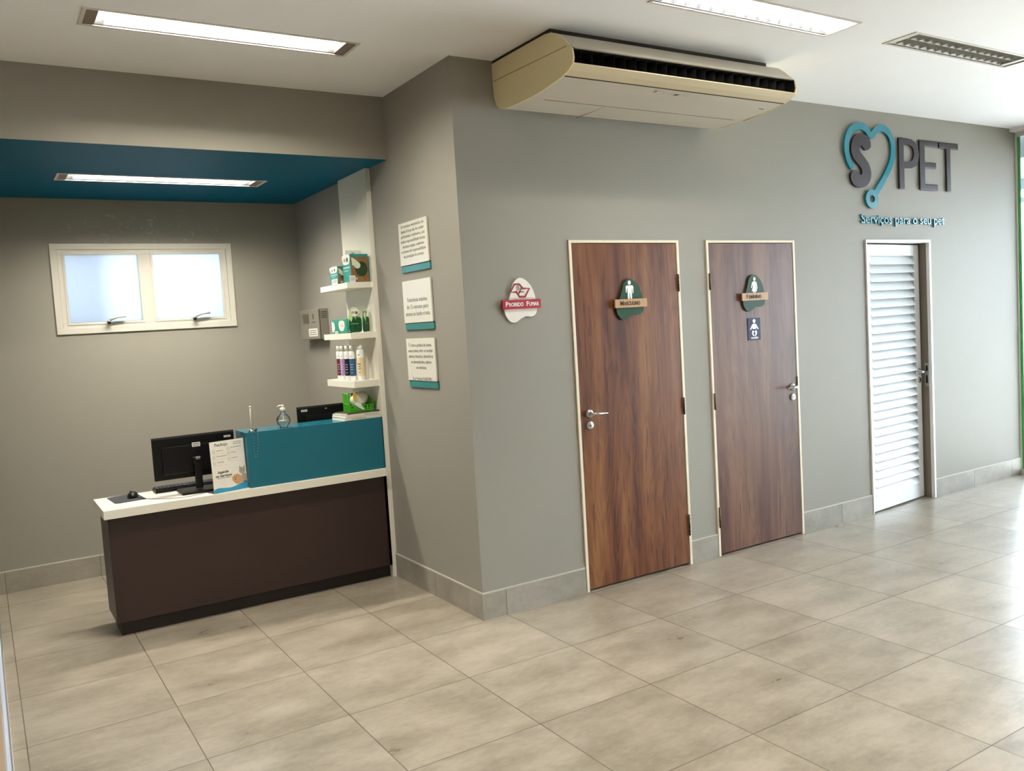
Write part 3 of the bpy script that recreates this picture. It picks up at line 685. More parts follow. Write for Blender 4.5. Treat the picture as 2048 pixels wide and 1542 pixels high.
# ------------------------------------------------------------------ three notice boards on the side wall
texts = [(2.1475, ['Os serviços veterinários de', 'banho & tosa são de caráter', 'profissional e autônomo, sob', 'inteira responsabilidade técnica', 'da nossa equipe, conforme', 'os termos de responsabilidade', 'da prestação do serviço.'], .115, .030, 'top notice board on the side wall, seven lines of grey text over a teal strip'),
         (1.7970, ['Tolerância máxima', 'de 15 minutos para', 'atrasos ao banho e tosa.'], .02, .042, 'middle notice board on the side wall, three lines of grey text over a teal strip'),
         (1.4450, ['É crime a prática de abuso,', 'maus-tratos, ferir ou mutilar', 'animais silvestres, domésticos', 'ou domesticados, nativos', 'ou exóticos.', '', '(Lei Federal 9.605/98)'], .098, .034, 'bottom notice board on the side wall, its last text line apart from the rest')]
for cz, lines, top, pitch, lab in texts:
    t = thing('notice_board', lab, 'sign', (0, .553, cz - .15), 'notice boards on the side wall')
    y0, y1 = .362, .745
    mb = MB(); mb.box(-.014, -.003, y0, y1, cz - .108, cz + .149, .0015); mb.build('board', BOARD, t)
    mb = MB(); mb.box(-.010, -.001, y0 - .006, y1 - .004, cz - .150, cz - .112, .001); mb.build('teal_strip', SIGNT, t)
    mb = MB(); mb.box(-.0105, -.001, y0 - .002, y1 - .002, cz - .112, cz - .104); mb.build('dark_band', SEAM, t)
    mb = MB()
    for i, l in enumerate(lines):
        if l:
            wdt = {0: .27}.get(-1, min(.33, .0112 * len(l) * (1.45 if len(lines) == 3 else 1.02)))
            mb.text(l, pitch * .86 if not l.startswith('(') else pitch * .7, SIDE(-.0141) @ Matrix.Translation((-.553, cz + top - i * pitch + .01, 0)), .0008, wdt)
    mb.build('lettering', GREYI, t)

# ------------------------------------------------------------------ shelf column on the right of the desk
PX0, PX1, PY0, PY1 = -.034, -.009, 1.150, 1.640
sh = thing('wall_shelf_unit', 'tall white panel with three stepped shelves from floor to the teal ceiling', 'shelf', (-.02, 1.4, 0))
mb = MB(); mb.box(PX0, PX1, PY0, PY1, 0, HS - .002, .0008); mb.box(PX1 - .002, -.001, PY0, PY0 + .02, .162, HS - .004, .0005)
mb.build('back_panel', WHITEL, sh)
for z, zb in ((1.978, .037), (1.650, .039), (1.335, .044)):
    mb = MB(); mb.box(-.211, PX0 + .0005, 1.155, 1.655, z - zb, z, .001); mb.build('shelf_board', WHITEL, sh)

# ------------------------------------------------------------------ reception desk
CZ = .745
dk = thing('reception_desk', 'dark brown reception desk with a long white worktop', 'desk', (-.9, 1.35, 0))
bx0, bx1 = -1.735, PX0 - .001
mb = MB(); mb.box(bx0 + .018, bx1, 1.150, 1.170, .085, CZ - .05, .0008); mb.build('front_panel', BROWN, dk)
for xs in (bx0, bx1 - .02):
    mb = MB(); mb.box(xs, xs + .018, 1.150, 1.500, .085, CZ - .05, .0008); mb.build('side_panel', BROWN, dk)
mb = MB(); mb.box(bx0 + .025, bx1, 1.200, 1.216, 0, .085); mb.box(bx0 + .025, bx0 + .041, 1.216, 1.47, 0, .085); mb.box(bx1 - .016, bx1, 1.216, 1.47, 0, .085); mb.box(bx0 + .018, bx1 - .02, 1.17, 1.5, .085, .10); mb.build('toe_kick', mat('toe kick brown black', (34, 24, 22), .5), dk)
mb = MB(); mb.box(-1.757, -.052, 1.105, 1.149, CZ - .05, CZ, .002); mb.box(-1.757, PX0 - .001, 1.147, 1.578, CZ - .05, CZ, .002); mb.build('worktop', WHITEL, dk)
HX0, HY0, HY1, HZ = -.936, 1.134, 1.384, 1.084
hc = MB(); hc.box(HX0, PX0 - .001, HY0 + .015, HY0 + .033, CZ, HZ - .018, .0008); hc.box(HX0, HX0 + .018, HY0 + .033, HY1, CZ, HZ - .018, .0008); hc.box(PX0 - .019, PX0 - .001, HY0 + .033, HY1, CZ, HZ - .018, .0008)
hc.box(HX0, -.05, HY0, HY0 + .0155, CZ, HZ, .0008)
rc = thing('raised_counter', 'teal raised counter box standing on the right half of the white worktop', 'counter', (-.48, 1.26, CZ))
hc.build('counter_box', TEAL, rc)
mb = MB(); mb.box(HX0, PX0 - .001, HY0 + .0155, HY1, HZ - .018, HZ, .0008); mb.build('counter_top', mat('teal laminate top', (18, 100, 118), .22, var=.03), rc)

# ------------------------------------------------------------------ electronics
def monitor(name, label, x0, x1, z0, z1, yc, base, col, yaw=0, sticker=None, base_z=CZ):
    t = thing(name, label, 'monitor', ((x0 + x1) / 2, yc, base_z)); 
    mb = MB(); mb.box(x0, x1, yc - .006, yc + .012, z0, z1, .004); cz = (z0 + z1) / 2
    s_ = mb.build('housing', BLACK, t)
    mb = MB(); mb.box(x0 + .05, x1 - .05, yc - .020, yc - .005, z0 + .03, z1 - .06, .006); mb.build('back_cover', BLACK, s_)
    mb = MB(); mb.box(x0 + .010, x1 - .010, yc + .0121, yc + .0130, z0 + .018, z1 - .010); mb.build('screen', BLACK2, s_)
    mb = MB(); mb.box(x0 + .001, x1 - .001, yc - .0064, yc - .004, z1 - .012, z1 - .0005, .0005); mb.build('top_edge', mat('dark grey plastic', (44, 42, 42), .4), s_)
    if base:
        bxc = col
        mb = MB(); mb.box(bxc - .021, bxc + .021, yc - .052, yc - .030, base_z + .02, z0 + .115, .004); mb.box(bxc - .03, bxc + .03, yc - .058, yc - .026, z0 + .085, z0 + .125, .01); sc_ = mb.build('stand_column', BLACK, t)
        mb = MB(); mb.tube([(bxc - .012, yc - .062, z0 + .118), (bxc + .012, yc - .062, z0 + .118)], .010, 10); mb.build('cable_clip', mat('grey clip', (110, 108, 104), .4), sc_)
        mb = MB(); mb.box(bxc - .115, bxc + .115, yc - .120, yc + .075, base_z, base_z + .016, .005); mb.build('stand_base', BLACK, t)
    for (sx, sz, sw, shh) in sticker or []:
        mb = MB(); mb.box(sx, sx + sw, yc - .0075 if sz > z1 - .06 else yc - .0212, yc - .0062 if sz > z1 - .06 else yc - .0198, sz, sz + shh)
        lb = mb.build('label', PAPER, s_)
        mb = MB(); yy = yc - .0078 if sz > z1 - .06 else yc - .0216
        mb.marks(FRONT(yy) @ Matrix.Translation((sx + sw / 2, sz + shh / 2, 0)), sw * .8, shh * .8, 2)
        mb.build('label_print', INK, lb)
    return t
monitor('computer_monitor', 'black monitor seen from behind on the white worktop, behind the poster stand', -1.440, -.958, .834, 1.094, 1.345, True, -1.195, sticker=[(-1.020, 1.052, .040, .012), (-1.215, 1.018, .048, .026)])
monitor('computer_monitor', 'black monitor behind the teal raised counter, mostly hidden', -.495, -.056, .860, 1.176, 1.500, True, -.275, sticker=[(-.468, 1.142, .042, .014), (-.302, 1.148, .014, .006)])
kb = thing('keyboard', 'black keyboard on the worktop behind the monitor stand', 'keyboard', (-1.22, 1.50, CZ))
KM = Matrix.Translation((-1.22, 1.505, CZ))
mb = MB(); mb.box(-.205, .215, -.062, .062, .001, .020, .004, KM); mb.build('keyboard_body', BLACK, kb)
mb = MB()
for r_ in range(5):
    for c_ in range(18): mb.box(-.198 + c_ * .0228, -.198 + c_ * .0228 + .0195, -.052 + r_ * .0212, -.052 + r_ * .0212 + .0175, .020, .0275, .0015, KM)
mb.build('keys', DKGREY, kb)
mp = MB(); mp.prism([(-1.686, 1.539), (-1.519, 1.569), (-1.500, 1.309), (-1.652, 1.292), (-1.672, 1.305)], plane_m((0, 0, CZ + .0002), (1, 0, 0), (0, 1, 0)), .003)
tag(mp.build('mouse_pad', DKGREY, loc=(-1.6, 1.43, CZ)), 'dark grey mouse pad on the left end of the worktop', 'mouse pad')
ms = thing('computer_mouse', 'black computer mouse on the grey mouse pad', 'computer mouse', (-1.557, 1.425, CZ + .003))
t_ = bmesh.new(); bmesh.ops.create_uvsphere(t_, u_segments=24, v_segments=14, radius=1.0)
for v in t_.verts:
    if v.co.z < 0: v.co.z *= .02
    v.co.z = v.co.z ** .8 if v.co.z > 0 else v.co.z
for f in t_.faces: f.smooth = True
mb = MB(); mb.merge(t_, Matrix.Translation((-1.557, 1.425, CZ + .005)) @ Matrix.Rotation(R(-12), 4, 'Z') @ Matrix.Diagonal((.031, .054, .034, 1))); mb.build('mouse_body', BLACK, ms)
mb = MB(); mb.tube([(-1.561, 1.445, CZ + .036), (-1.564, 1.455, CZ + .035)], .005, 10); mb.build('scroll_wheel', DKGREY, ms)
mb = MB(); mb.tube(smooth_open([(-1.545, 1.370, CZ + .008), (-1.50, 1.30, CZ + .004), (-1.42, 1.215, CZ + .003), (-1.36, 1.17, CZ + .003), (-1.30, 1.155, CZ + .003), (-1.24, 1.175, CZ + .003), (-1.185, 1.200, CZ + .003), (-1.13, 1.218, CZ + .003), (-1.06, 1.24, CZ + .003)], 8), .0016, 6); mb.build('cable', BLACK, ms)

# ------------------------------------------------------------------ poster stand
ang = 15.7
PM = Matrix.Translation((-1.155, 1.115, CZ)) @ Matrix.Rotation(R(ang), 4, 'Z') @ Matrix.Rotation(R(-2.2), 4, 'X')
PL = PM @ plane_m((0, 0, 0), (1, 0, 0), (0, 0, 1))       # local (x, z), out towards the viewer
pst = thing('poster_stand', 'acrylic stand holding a white pet service poster with dog and cat on the worktop', 'poster', (-1.155, 1.115, CZ))
mb = MB(); mb.box(0, .226, .004, .006, 0, .312, .0005, PM); mb.build('acrylic_sheet', glass('acrylic'), pst)
mb = MB(); mb.box(0, .226, .0, .085, .0, .003, .0005, Matrix.Translation((-1.155, 1.115, CZ + .0002)) @ Matrix.Rotation(R(ang), 4, 'Z')); mb.build('acrylic_foot', glass('acrylic foot'), pst)
mb = MB(); mb.box(.002, .224, .000, .003, .001, .308, .0, PM); po = mb.build('poster', PAPER, pst)
PF = lambda x, z, o=.0003: PL @ Matrix.Translation((x, z, o))
mb = MB(); mb.text('PetAnjo', .026, PF(.075, .286), .0003, .085, bold=.0003); mb.text('Agende', .022, PF(.072, .122), .0003, .072, bold=.0006); mb.text('os serviços', .022, PF(.074, .100), .0003, .105, bold=.0006)
mb.build('headline', mat('poster ink', (66, 66, 64), .6), po)
mb = MB()
items = [(.040, .252, .045), (.040, .218, .062), (.040, .182, .045), (.135, .262, .070), (.135, .230, .036), (.135, .198, .040)]
for x, z, s_ in items:
    mb.marks(PF(x + s_ / 2, z), s_, .007)
    mb.ribbon([(x - .018 + .008 * math.cos(k * PI / 4), z - .003 + .008 * math.sin(k * PI / 4)) for k in range(8)], .0015, PF(0, 0), .0003, closed=True)
    mb.box(0, .085, -.0006, -.0003, 0, .0004, 0, PL @ Matrix.Translation((x - .025, z - .018, .0002)) @ Matrix.Rotation(R(-90), 4, 'X'))
mb.marks(PF(.182, .292), .055, .007); mb.marks(PF(.180, .280), .05, .007); mb.marks(PF(.078, .086), .09, .006)
mb.build('service_list', GREYI, po)
mb = MB(); mb.prism([(.002, .001), (.224, .001), (.224, .048)] + smooth_open([(.224, .048), (.18, .036), (.12, .022), (.07, .026), (.03, .030), (.002, .022)], 4)[1:], PF(0, 0), .0004); mb.build('blue_wave', BLUEP, po)
FUR = mat('dog fur print', (206, 158, 112), .7, var=.25, scale=120); FURW = mat('cat fur print', (176, 164, 150), .7, var=.35, scale=110)
mb = MB(); mb.prism(smooth_closed([(.196, .092), (.218, .088), (.222, .050), (.198, .040), (.180, .052), (.186, .076)], 4), PF(0, 0), .0005); mb.disc((.196, .112), .020, PF(0, 0), .0006)
mb.prism([(.178, .122), (.180, .142), (.192, .130)], PF(0, 0), .0006); mb.prism([(.204, .131), (.216, .142), (.215, .120)], PF(0, 0), .0006); mb.build('cat_picture', FURW, po)
mb = MB(); mb.prism(smooth_closed([(.160, .096), (.184, .082), (.190, .052), (.172, .036), (.148, .040), (.136, .056), (.140, .084)], 4), PF(0, 0), .0007); mb.disc((.148, .072), .022, PF(0, 0), .0008); mb.build('dog_picture', FUR, po)
mb = MB(); mb.disc((.141, .076), .0025, PF(0, 0), .0011, 8); mb.disc((.153, .078), .0025, PF(0, 0), .0011, 8); mb.disc((.146, .066), .0035, PF(0, 0), .0011, 8); mb.disc((.190, .114), .002, PF(0, 0), .0011, 8); mb.disc((.202, .116), .002, PF(0, 0), .0011, 8); mb.disc((.208, .044), .004, PF(0, 0), .0011, 8); mb.build('animal_eyes', BLACK, po)

# ------------------------------------------------------------------ on the raised counter
sb = thing('hand_sanitizer', 'round clear hand sanitizer bottle with white pump on the raised counter', 'bottle', (-.681, 1.200, HZ))
T = Matrix.Translation((-.681, 1.200, HZ))
CLEAR = glass('clear bottle plastic', (.96, .98, .98))
GEL, nt, b = new_mat('sanitizer gel'); b.inputs['Base Color'].default_value = (.80, .88, .88, 1); b.inputs['Roughness'].default_value = .2
trg = N(nt, 'ShaderNodeBsdfTransparent'); trg.inputs[0].default_value = (.88, .95, .96, 1); mxg = N(nt, 'ShaderNodeMixShader'); mxg.inputs[0].default_value = .45
nt.links.new(b.outputs[0], mxg.inputs[1]); nt.links.new(trg.outputs[0], mxg.inputs[2]); nt.links.new(mxg.outputs[0], nt.nodes['Material Output'].inputs[0])
pr = [(0, .0), (.020, .0), (.024, .003)] + [(.043 * math.cos(a), .046 + .043 * math.sin(a)) for a in [R(x) for x in range(-55, 66, 12)]] + [(.016, .092), (.0145, .098), (.0145, .112)]
mb = MB(); mb.lathe(pr, T, 36); mb.build('bottle_body', CLEAR, sb)
pg = [(0, .003), (.019, .003)] + [(.0395 * math.cos(a), .046 + .0395 * math.sin(a)) for a in [R(x) for x in range(-58, 8, 11)]] + [(0, .050)]
mb = MB(); mb.lathe(pg, T, 36); mb.build('gel', GEL, sb)
mb = MB(); mb.lathe([(0, .106), (.0165, .106), (.0165, .124), (.014, .126), (.006, .127), (.006, .136), (.009, .137), (.009, .143), (0, .144)], T, 24); mb.tube([(-.681, 1.2, HZ + .139), (-.705, 1.197, HZ + .1395), (-.716, 1.196, HZ + .134)], [.005, .004, .003], 8); mb.tube([(-.681, 1.2, HZ + .01), (-.681, 1.2, HZ + .11)], .003, 6); mb.build('pump', WHITEP, sb)

pn = thing('pen_on_chain', 'upright thin pen in a round chrome holder with chain at the counter corner', 'pen', (-.895, 1.150, HZ))
T = Matrix.Translation((-.897, 1.150, HZ))
mb = MB(); mb.lathe([(0, 0), (.020, 0), (.021, .004), (.017, .013), (.010, .019), (.006, .022), (0, .022)], T); mb.build('holder', CHROME, pn)
mb = MB(); mb.tube([(-.897, 1.150, HZ + .020), (-.895, 1.150, HZ + .150)], [.0036, .0036], 10); mb.tube([(-.897, 1.150, HZ + .149), (-.893, 1.150, HZ + .1605)], .0052, 10); mb.build('pen', mat('clear pen barrel', (206, 198, 176), .3), pn)
mb = MB()
pts = smooth_open([(-.878, 1.148, HZ + .012), (-.868, 1.140, HZ + .012), (-.866, 1.131, HZ + .004), (-.868, 1.1305, HZ - .06), (-.880, 1.1300, HZ - .145), (-.892, 1.1300, HZ - .150), (-.896, 1.1300, HZ - .12), (-.897, 1.1305, HZ - .04), (-.897, 1.131, HZ + .002), (-.897, 1.137, HZ + .006)], 10)
for i, p in enumerate(pts):
    if i % 2 == 0: mb.tube([p, tuple(Vector(p) + (Vector(pts[min(i + 1, len(pts) - 1)]) - Vector(p)) * .9 + Vector((0, 0, .0003)))], .0017, 6)
mb.build('chain', STEEL, pn)
mb = MB()
for k in range(6): mb.tube([(-.880 + k * .003, 1.138, HZ + .002), (-.880 + k * .003, 1.138, HZ + .020)], .0012, 6)
mb.build('chain_coil', BLACK, pn)

# magazines (two stacks lying on the counter) and the green basket
MG = Matrix.Translation((-.182, 1.262, HZ))
def magazine(label, w, d, h, z, rot, dx, dy, cov, spine):
    m4 = Matrix.Translation((-.176 + dx, 1.270 + dy, HZ + z)) @ Matrix.Rotation(R(rot), 4, 'Z')
    t = thing('magazine', label, 'magazine', (-.176 + dx, 1.270 + dy, HZ + z))
    mb = MB(); mb.box(-w / 2 + .002, w / 2 - .002, -d / 2 + .002, d / 2 - .002, .0012, h - .0012, .0004, m4); mb.build('pages', PAPER, t)
    mb = MB(); mb.box(-w / 2, w / 2, -d / 2, d / 2, 0, .0011, 0, m4); mb.box(-w / 2, w / 2, -d / 2, d / 2, h - .0011, h, 0, m4); mb.box(-w / 2, w / 2, -d / 2, -d / 2 + .001, 0, h, 0, m4); mb.build('cover', cov, t)
    if spine:
        mb = MB(); mb.marks(m4 @ plane_m((spine, -d / 2 - .0003, h / 2), (1, 0, 0), (0, 0, 1)), w * .40, h * .5); mb.build('spine_print', GREYI, t)
    return t
CV1 = mat('magazine cover pale', (222, 218, 200), .35); CV2 = mat('magazine cover black picture', (60, 54, 48), .35, var=.9, scale=28)
magazine('bottom magazine of the pile on the raised counter', .262, .205, .020, .0005, 3, .002, -.018, CV1, -.03)
magazine('middle magazine of the pile, with a white cover', .258, .200, .017, .0210, 5, .004, -.016, CV1, .055)
magazine('top magazine of the pile, with a dark cover under the green basket', .238, .185, .008, .0385, 7, .010, -.010, CV2, .02)
bk = thing('green_basket', 'small bright green plastic basket on the magazines under the lowest shelf', 'basket', (-.150, 1.265, HZ + .047))
bz = HZ + .0475; bX0, bX1, bY0, bY1 = -.232, -.068, 1.205, 1.325
mb = MB()
mb.box(bX0 + .004, bX1 - .004, bY0, bY1, bz, bz + .004)
def bwall(p0, p1, h0, h1):
    n = 7
    for i in range(n):
        a, b = i / n, (i + .42) / n
        q0 = Vector(p0).lerp(Vector(p1), a); q1 = Vector(p0).lerp(Vector(p1), b)
        hh = h0 + (h1 - h0) * a
        mb.box(min(q0.x, q1.x) - .0012, max(q0.x, q1.x) + .0012, min(q0.y, q1.y) - .0012, max(q0.y, q1.y) + .0012, bz, bz + hh)
    for fr in (.42, 1.0):
        a, b = Vector(p0), Vector(p1)
        mb.tube([(a.x, a.y, bz + h0 * fr), (b.x, b.y, bz + h1 * fr)], .003, 6)
bwall((bX0, bY0), (bX1, bY0), .034, .034) if False else None
for p0, p1, h0, h1 in (((bX0, bY0, 0), (bX1, bY0, 0), .040, .040), ((bX1, bY0, 0), (bX1, bY1, 0), .060, .115), ((bX1, bY1, 0), (bX0, bY1, 0), .115, .115), ((bX0, bY1, 0), (bX0, bY0, 0), .125, .110)):
    bwall(p0, p1, h0, h1)
mb.box(bX0, bX1, bY0 - .001, bY0 + .001, bz, bz + .022)
mb.build('basket_body', GREENP, bk)
rl = thing('paper_roll', 'loosely wrapped white roll of bags standing in the green basket', 'roll', (-.145, 1.265, bz + .005))
mb = MB(); mb.lathe([(0, -.052), (.014, -.052), (.044, -.050), (.046, 0), (.044, .050), (.014, .052), (0, .052)], Matrix.Translation((-.140, 1.268, bz + .074)) @ Matrix.Rotation(R(38), 4, 'Z') @ Matrix.Rotation(R(78), 4, 'Y'), 30); mb.build('roll_body', PAPER, rl)
mb = MB(); mb.prism(smooth_closed([(-.198, bz + .060), (-.165, bz + .055), (-.140, bz + .020), (-.135, bz + .008), (-.160, bz + .018), (-.190, bz + .040)], 4), FRONT(1.2025), .002); mb.build('loose_sheet', mat('thin plastic film', (220, 226, 216), .3), rl)
mb = MB(); mb.prism(smooth_closed([(-.205, bz + .118), (-.190, bz + .128), (-.184, bz + .098), (-.194, bz + .070), (-.206, bz + .080)], 4), FRONT(1.208), .003); mb.build('yellow_label', mat('yellow label', (226, 180, 52), .4), rl)

# ------------------------------------------------------------------ products on the shelves
def carton(label, x0, x1, y0, y1, z0, h, side, front, group):
    t = thing('product_box', label, 'product box', ((x0 + x1) / 2, (y0 + y1) / 2, z0), group)
    mb = MB(); mb.box(x0, x1, y0, y1, z0, z0 + h, .001); mb.build('carton', TEALB, t)
    # picture face towards the room (-y)
    F = lambda yy: FRONT(yy)
    wd = x1 - x0; hh = h
    mb = MB(); mb.box(x0 + .002, x1 - .002, y0 - .0006, y0 - .0001, z0 + .002, z0 + hh * .90); pc = mb.build('picture_panel', OLIVE, t)
    mb = MB(); mb.disc((x0 + wd * .60, z0 + hh * .47), wd * .34, F(y0 - .0007), .0004, 24, 1.15); mb.build('dog_picture', DGREEN, pc)
    mb = MB(); mb.disc((x0 + wd * .38, z0 + hh * .60), wd * .17, F(y0 - .0012), .0003, 20); mb.prism([(x0 + wd * .06, z0 + hh * .88), (x0 + wd * .18, z0 + hh * .86), (x0 + wd * .46, z0 + hh * .70), (x0 + wd * .30, z0 + hh * .56), (x0 + wd * .10, z0 + hh * .60)], F(y0 - .0009), .0004)
    mb.text('W', h * .13, F(y0 - .0007) @ Matrix.Translation((x0 + wd * .27, z0 + h * .12, 0)), .0006, bold=.0006); mb.build('badge', mat('badge pale', (206, 214, 196), .4), pc)
    # logo face towards the desk (-x)
    G = SIDE(x0)
    mb = MB(); dy = y1 - y0
    mb.prism(smooth_closed([(-y1 + dy * .05, z0 + h * .99), (-y0 - dy * .10, z0 + h * .99), (-y0 - dy * .12, z0 + h * .74), (-y0 - dy * .26, z0 + h * .66), (-y1 + dy * .24, z0 + h * .66), (-y1 + dy * .08, z0 + h * .74)], 4), SIDE(x0 - .0001), .0006); lp = mb.build('logo_panel', PAPER, t)
    mb = MB(); mb.text('W', h * .20, SIDE(x0 - .0008) @ Matrix.Translation((-y1 + dy * .32, z0 + h * .80, 0)), .0003, dy * .30, bold=.0004); mb.disc((-y0 - dy * .36, z0 + h * .82), h * .09, SIDE(x0 - .0008), .0003); mb.build('logo', mat('logo dark', (52, 70, 70), .4), lp)
    mb = MB(); mb.box(x0 - .0005, x0, y0 + dy * .12, y1 - dy * .12, z0 + h * .52, z0 + h * .57); mb.box(x0 - .0005, x0, y0 + dy * .3, y1 - dy * .2, z0 + h * .42, z0 + h * .45); mb.build('caption_lines', mat('pale teal ink', (170, 222, 214), .5), t)
    return t
g = 'product boxes on the top shelf'
S1, S2, S3 = 1.9785, 1.6505, 1.3355
carton('smaller teal product box at the left end of the top shelf', -.200, -.118, 1.330, 1.480, S1, .118, None, None, g)
carton('larger teal product box with brown picture side on the top shelf', -.172, -.048, 1.170, 1.310, S1, .182, None, None, g)
t = thing('white_packet', 'white hang-tab packet standing behind the larger box on the top shelf', 'packet', (-.09, 1.335, S1), None)
mb = MB(); mb.box(-.145, -.040, 1.318, 1.336, S1, S1 + .222, .003); mb.build('packet', PAPER, t); mb = MB(); mb.box(-.100, -.080, 1.3172, 1.3178, S1 + .200, S1 + .204); mb.build('hang_hole', SEAM, t)
PT = mat('price tag', (232, 232, 226), .4)
def ptag(label, y0, y1, z, h, x=-.2118, front=False, xx=None):
    mb = MB()
    if front: mb.box(xx, xx + .040, 1.1540, 1.1548, z, z + h); loc = (xx, 1.154, z)
    else: mb.box(x - .0008, x, y0, y1, z, z + h); loc = (x, y0, z)
    t = thing('price_tag', label, 'price tag', loc)
    mb.build('card', PT, t)
    m2 = MB()
    if front: m2.marks(FRONT(1.1539) @ Matrix.Translation((xx + .02, z + h * .55, 0)), .030, h * .6, 3)
    else: m2.marks(SIDE(x - .0009) @ Matrix.Translation((-(y0 + y1) / 2, z + h * .55, 0)), (y1 - y0) * .75, h * .6, 3)
    m2.build('printing', GREYI, t)
ptag('white price tag in front of the smaller box on the top shelf', 1.315, 1.420, S1 - .002, .038)
ptag('white price tag in front of the larger box on the top shelf', 0, 0, S1 - .002, .044, front=True, xx=-.190)
ptag('small white price tag on the front of the green packet', 1.375, 1.430, S2 - .002, .020)
# green packet
t = thing('green_packet', 'flat green packet with round white logos at the left end of the middle shelf', 'packet', (-.185, 1.37, S2))
mb = MB(); mb.box(-.198, -.160, 1.235, 1.520, S2, S2 + .096, .006); mb.build('wrapper', GREENB, t)
mb = MB(); mb.prism(smooth_closed([(-1.375, S2 + .082), (-1.300, S2 + .082), (-1.285, S2 + .050), (-1.305, S2 + .024), (-1.340, S2 + .016), (-1.372, S2 + .024), (-1.390, S2 + .052)], 4), SIDE(-.1978), .0008)
mb.prism(smooth_closed([(-1.515, S2 + .080), (-1.480, S2 + .072), (-1.466, S2 + .045), (-1.480, S2 + .020), (-1.515, S2 + .016)], 4), SIDE(-.1978), .0008); lp = mb.build('logo_patch', PAPER, t)
mb = MB(); mb.text('W', .034, SIDE(-.1987) @ Matrix.Translation((-1.352, S2 + .050, 0)), .0004, bold=.0005); mb.disc((-1.318, S2 + .052), .013, SIDE(-.1987), .0004); mb.build('logo', mat('faint pink logo', (214, 176, 176), .5), lp)
# two clear bags with green toys
LEAF = mat('light green print', (170, 214, 130), .4); DGP = mat('deep green plastic', (14, 74, 42), .3, var=.3, scale=70); BAG = mat('pale green card', (198, 206, 178), .35)
def toy_bag(label, cx, cy, w, rot):
    t = thing('toy_bag', label, 'toy pack', (cx, cy, S2), 'toy packs on the middle shelf')
    m4 = Matrix.Translation((cx, cy, S2)) @ Matrix.Rotation(R(rot), 4, 'Z'); F = lambda o: m4 @ plane_m((0, o, 0), (1, 0, 0), (0, 0, 1))
    mb = MB(); mb.prism(smooth_closed([(-w * .40, .004), (w * .40, .004), (w * .5, .03), (w * .48, .11), (w * .30, .155), (0, .168), (-w * .30, .158), (-w * .48, .11), (-w * .5, .03)], 4), F(.004), .002); mb.build('backing_card', BAG, t)
    for k, sx in enumerate((-.26, .2)):
        mb = MB(); mb.prism(smooth_closed([(w * (sx - .20), .012), (w * (sx + .20), .008), (w * (sx + .26), .05), (w * (sx + .20), .095), (w * (sx - .10), .100), (w * (sx - .24), .06)], 4), F(.0), .016); mb.build('toy', DGP, t)
    mb = MB(); mb.disc((0, .132), w * .30, F(-.001), .002, 24, 1.0); lb = mb.build('round_label', PAPER, t)
    mb = MB(); mb.text('W', .026, F(-.0032) @ Matrix.Translation((-.012, .132, 0)), .0005, bold=.0005); mb.disc((.012, .131), .010, F(-.0032), .0006); mb.build('logo', mat('grey green logo', (96, 118, 100), .5), lb)
    mb = MB(); mb.prism([(-w * .48, .10), (-w * .30, .13), (-w * .22, .095), (-w * .34, .070)], F(-.012), .006); mb.box(-w * .4, w * .2, -.0175, -.0165, .058, .061, 0, m4); mb.build('leaf_print', LEAF, t)
toy_bag('larger pack of dark green toys at the corner of the middle shelf', -.150, 1.215, .088, -8)
toy_bag('narrower pack of dark green toys beside the white panel on the middle shelf', -.066, 1.250, .062, 38)
# bottles
def bottle(label, x, y, r, hh, capc, labc, cap_h=.03, first=None):
    t = thing('product_bottle', label, 'bottle', (x, y, S3), 'bottles on the lowest shelf')
    T = Matrix.Translation((x, y, S3))
    mb = MB(); mb.lathe([(0, 0), (r, 0), (r * 1.02, .004), (r, hh - .045), (r * .93, hh - .038), (0, hh - .038)], T, 24); mb.build('bottle_body', WHITEP, t)
    mb = MB(); mb.lathe([(0, hh - .038), (r * .80, hh - .038), (r * .78, hh), (0, hh)], T, 20); mb.build('cap', capc, t)
    mb = MB(); mb.lathe([(r * 1.025, .032), (r * 1.03, .034), (r * 1.03, hh * .62), (r * 1.025, hh * .625)], T, 24); lb = mb.build('label_band', labc, t)
    G = plane_m((x - r * .72, y - r * .74, S3), (1, -1, 0), (0, 0, 1))
    mb = MB()
    for zz, ww in ((.45, 1.0), (.38, .8), (.31, .9), (.22, .6)): mb.box(-r * ww * .45, r * ww * .45, -.0012, .0, hh * zz, hh * zz + .004, 0, plane_m((x - r * .735, y - r * .735, S3), (1, -1, 0), (-1, -1, 0)) @ Matrix.Identity(4) @ Matrix.Rotation(0, 4, 'X') if False else Matrix.Translation((x - r * .735, y - r * .735, S3)) @ Matrix.Rotation(R(-45), 4, 'Z'))
    mb.text('W', .014, Matrix.Translation((x - r * .735, y - r * .735, S3 + hh * .70)) @ Matrix.Rotation(R(-45), 4, 'Z') @ plane_m((0, -.001, 0), (1, 0, 0), (0, 0, 1)), .0006, bold=.0004)
    mb.build('printing', mat('bottle print', (214, 190, 200), .5) if labc is not BEIGE else GREYI, lb)
    return t
BEIGE = mat('beige label', (232, 212, 172), .4); CAPC = mat('translucent cap', (206, 206, 194), .3)
bottle('bottle with dark red label, leftmost on the lowest shelf', -.182, 1.470, .0185, .232, CAPC, mat('dark red label', (112, 44, 48), .4))
bottle('bottle with lilac label between the red and black ones', -.182, 1.405, .0185, .232, CAPC, mat('lilac label', (176, 148, 196), .4))
bottle('bottle with black label in the row on the lowest shelf', -.180, 1.325, .0195, .232, CAPC, mat('black label', (22, 24, 40), .4))
bottle('bottle with blue label next to the white spray bottle', -.176, 1.245, .0200, .232, CAPC, mat('steel blue label', (44, 92, 128), .4))
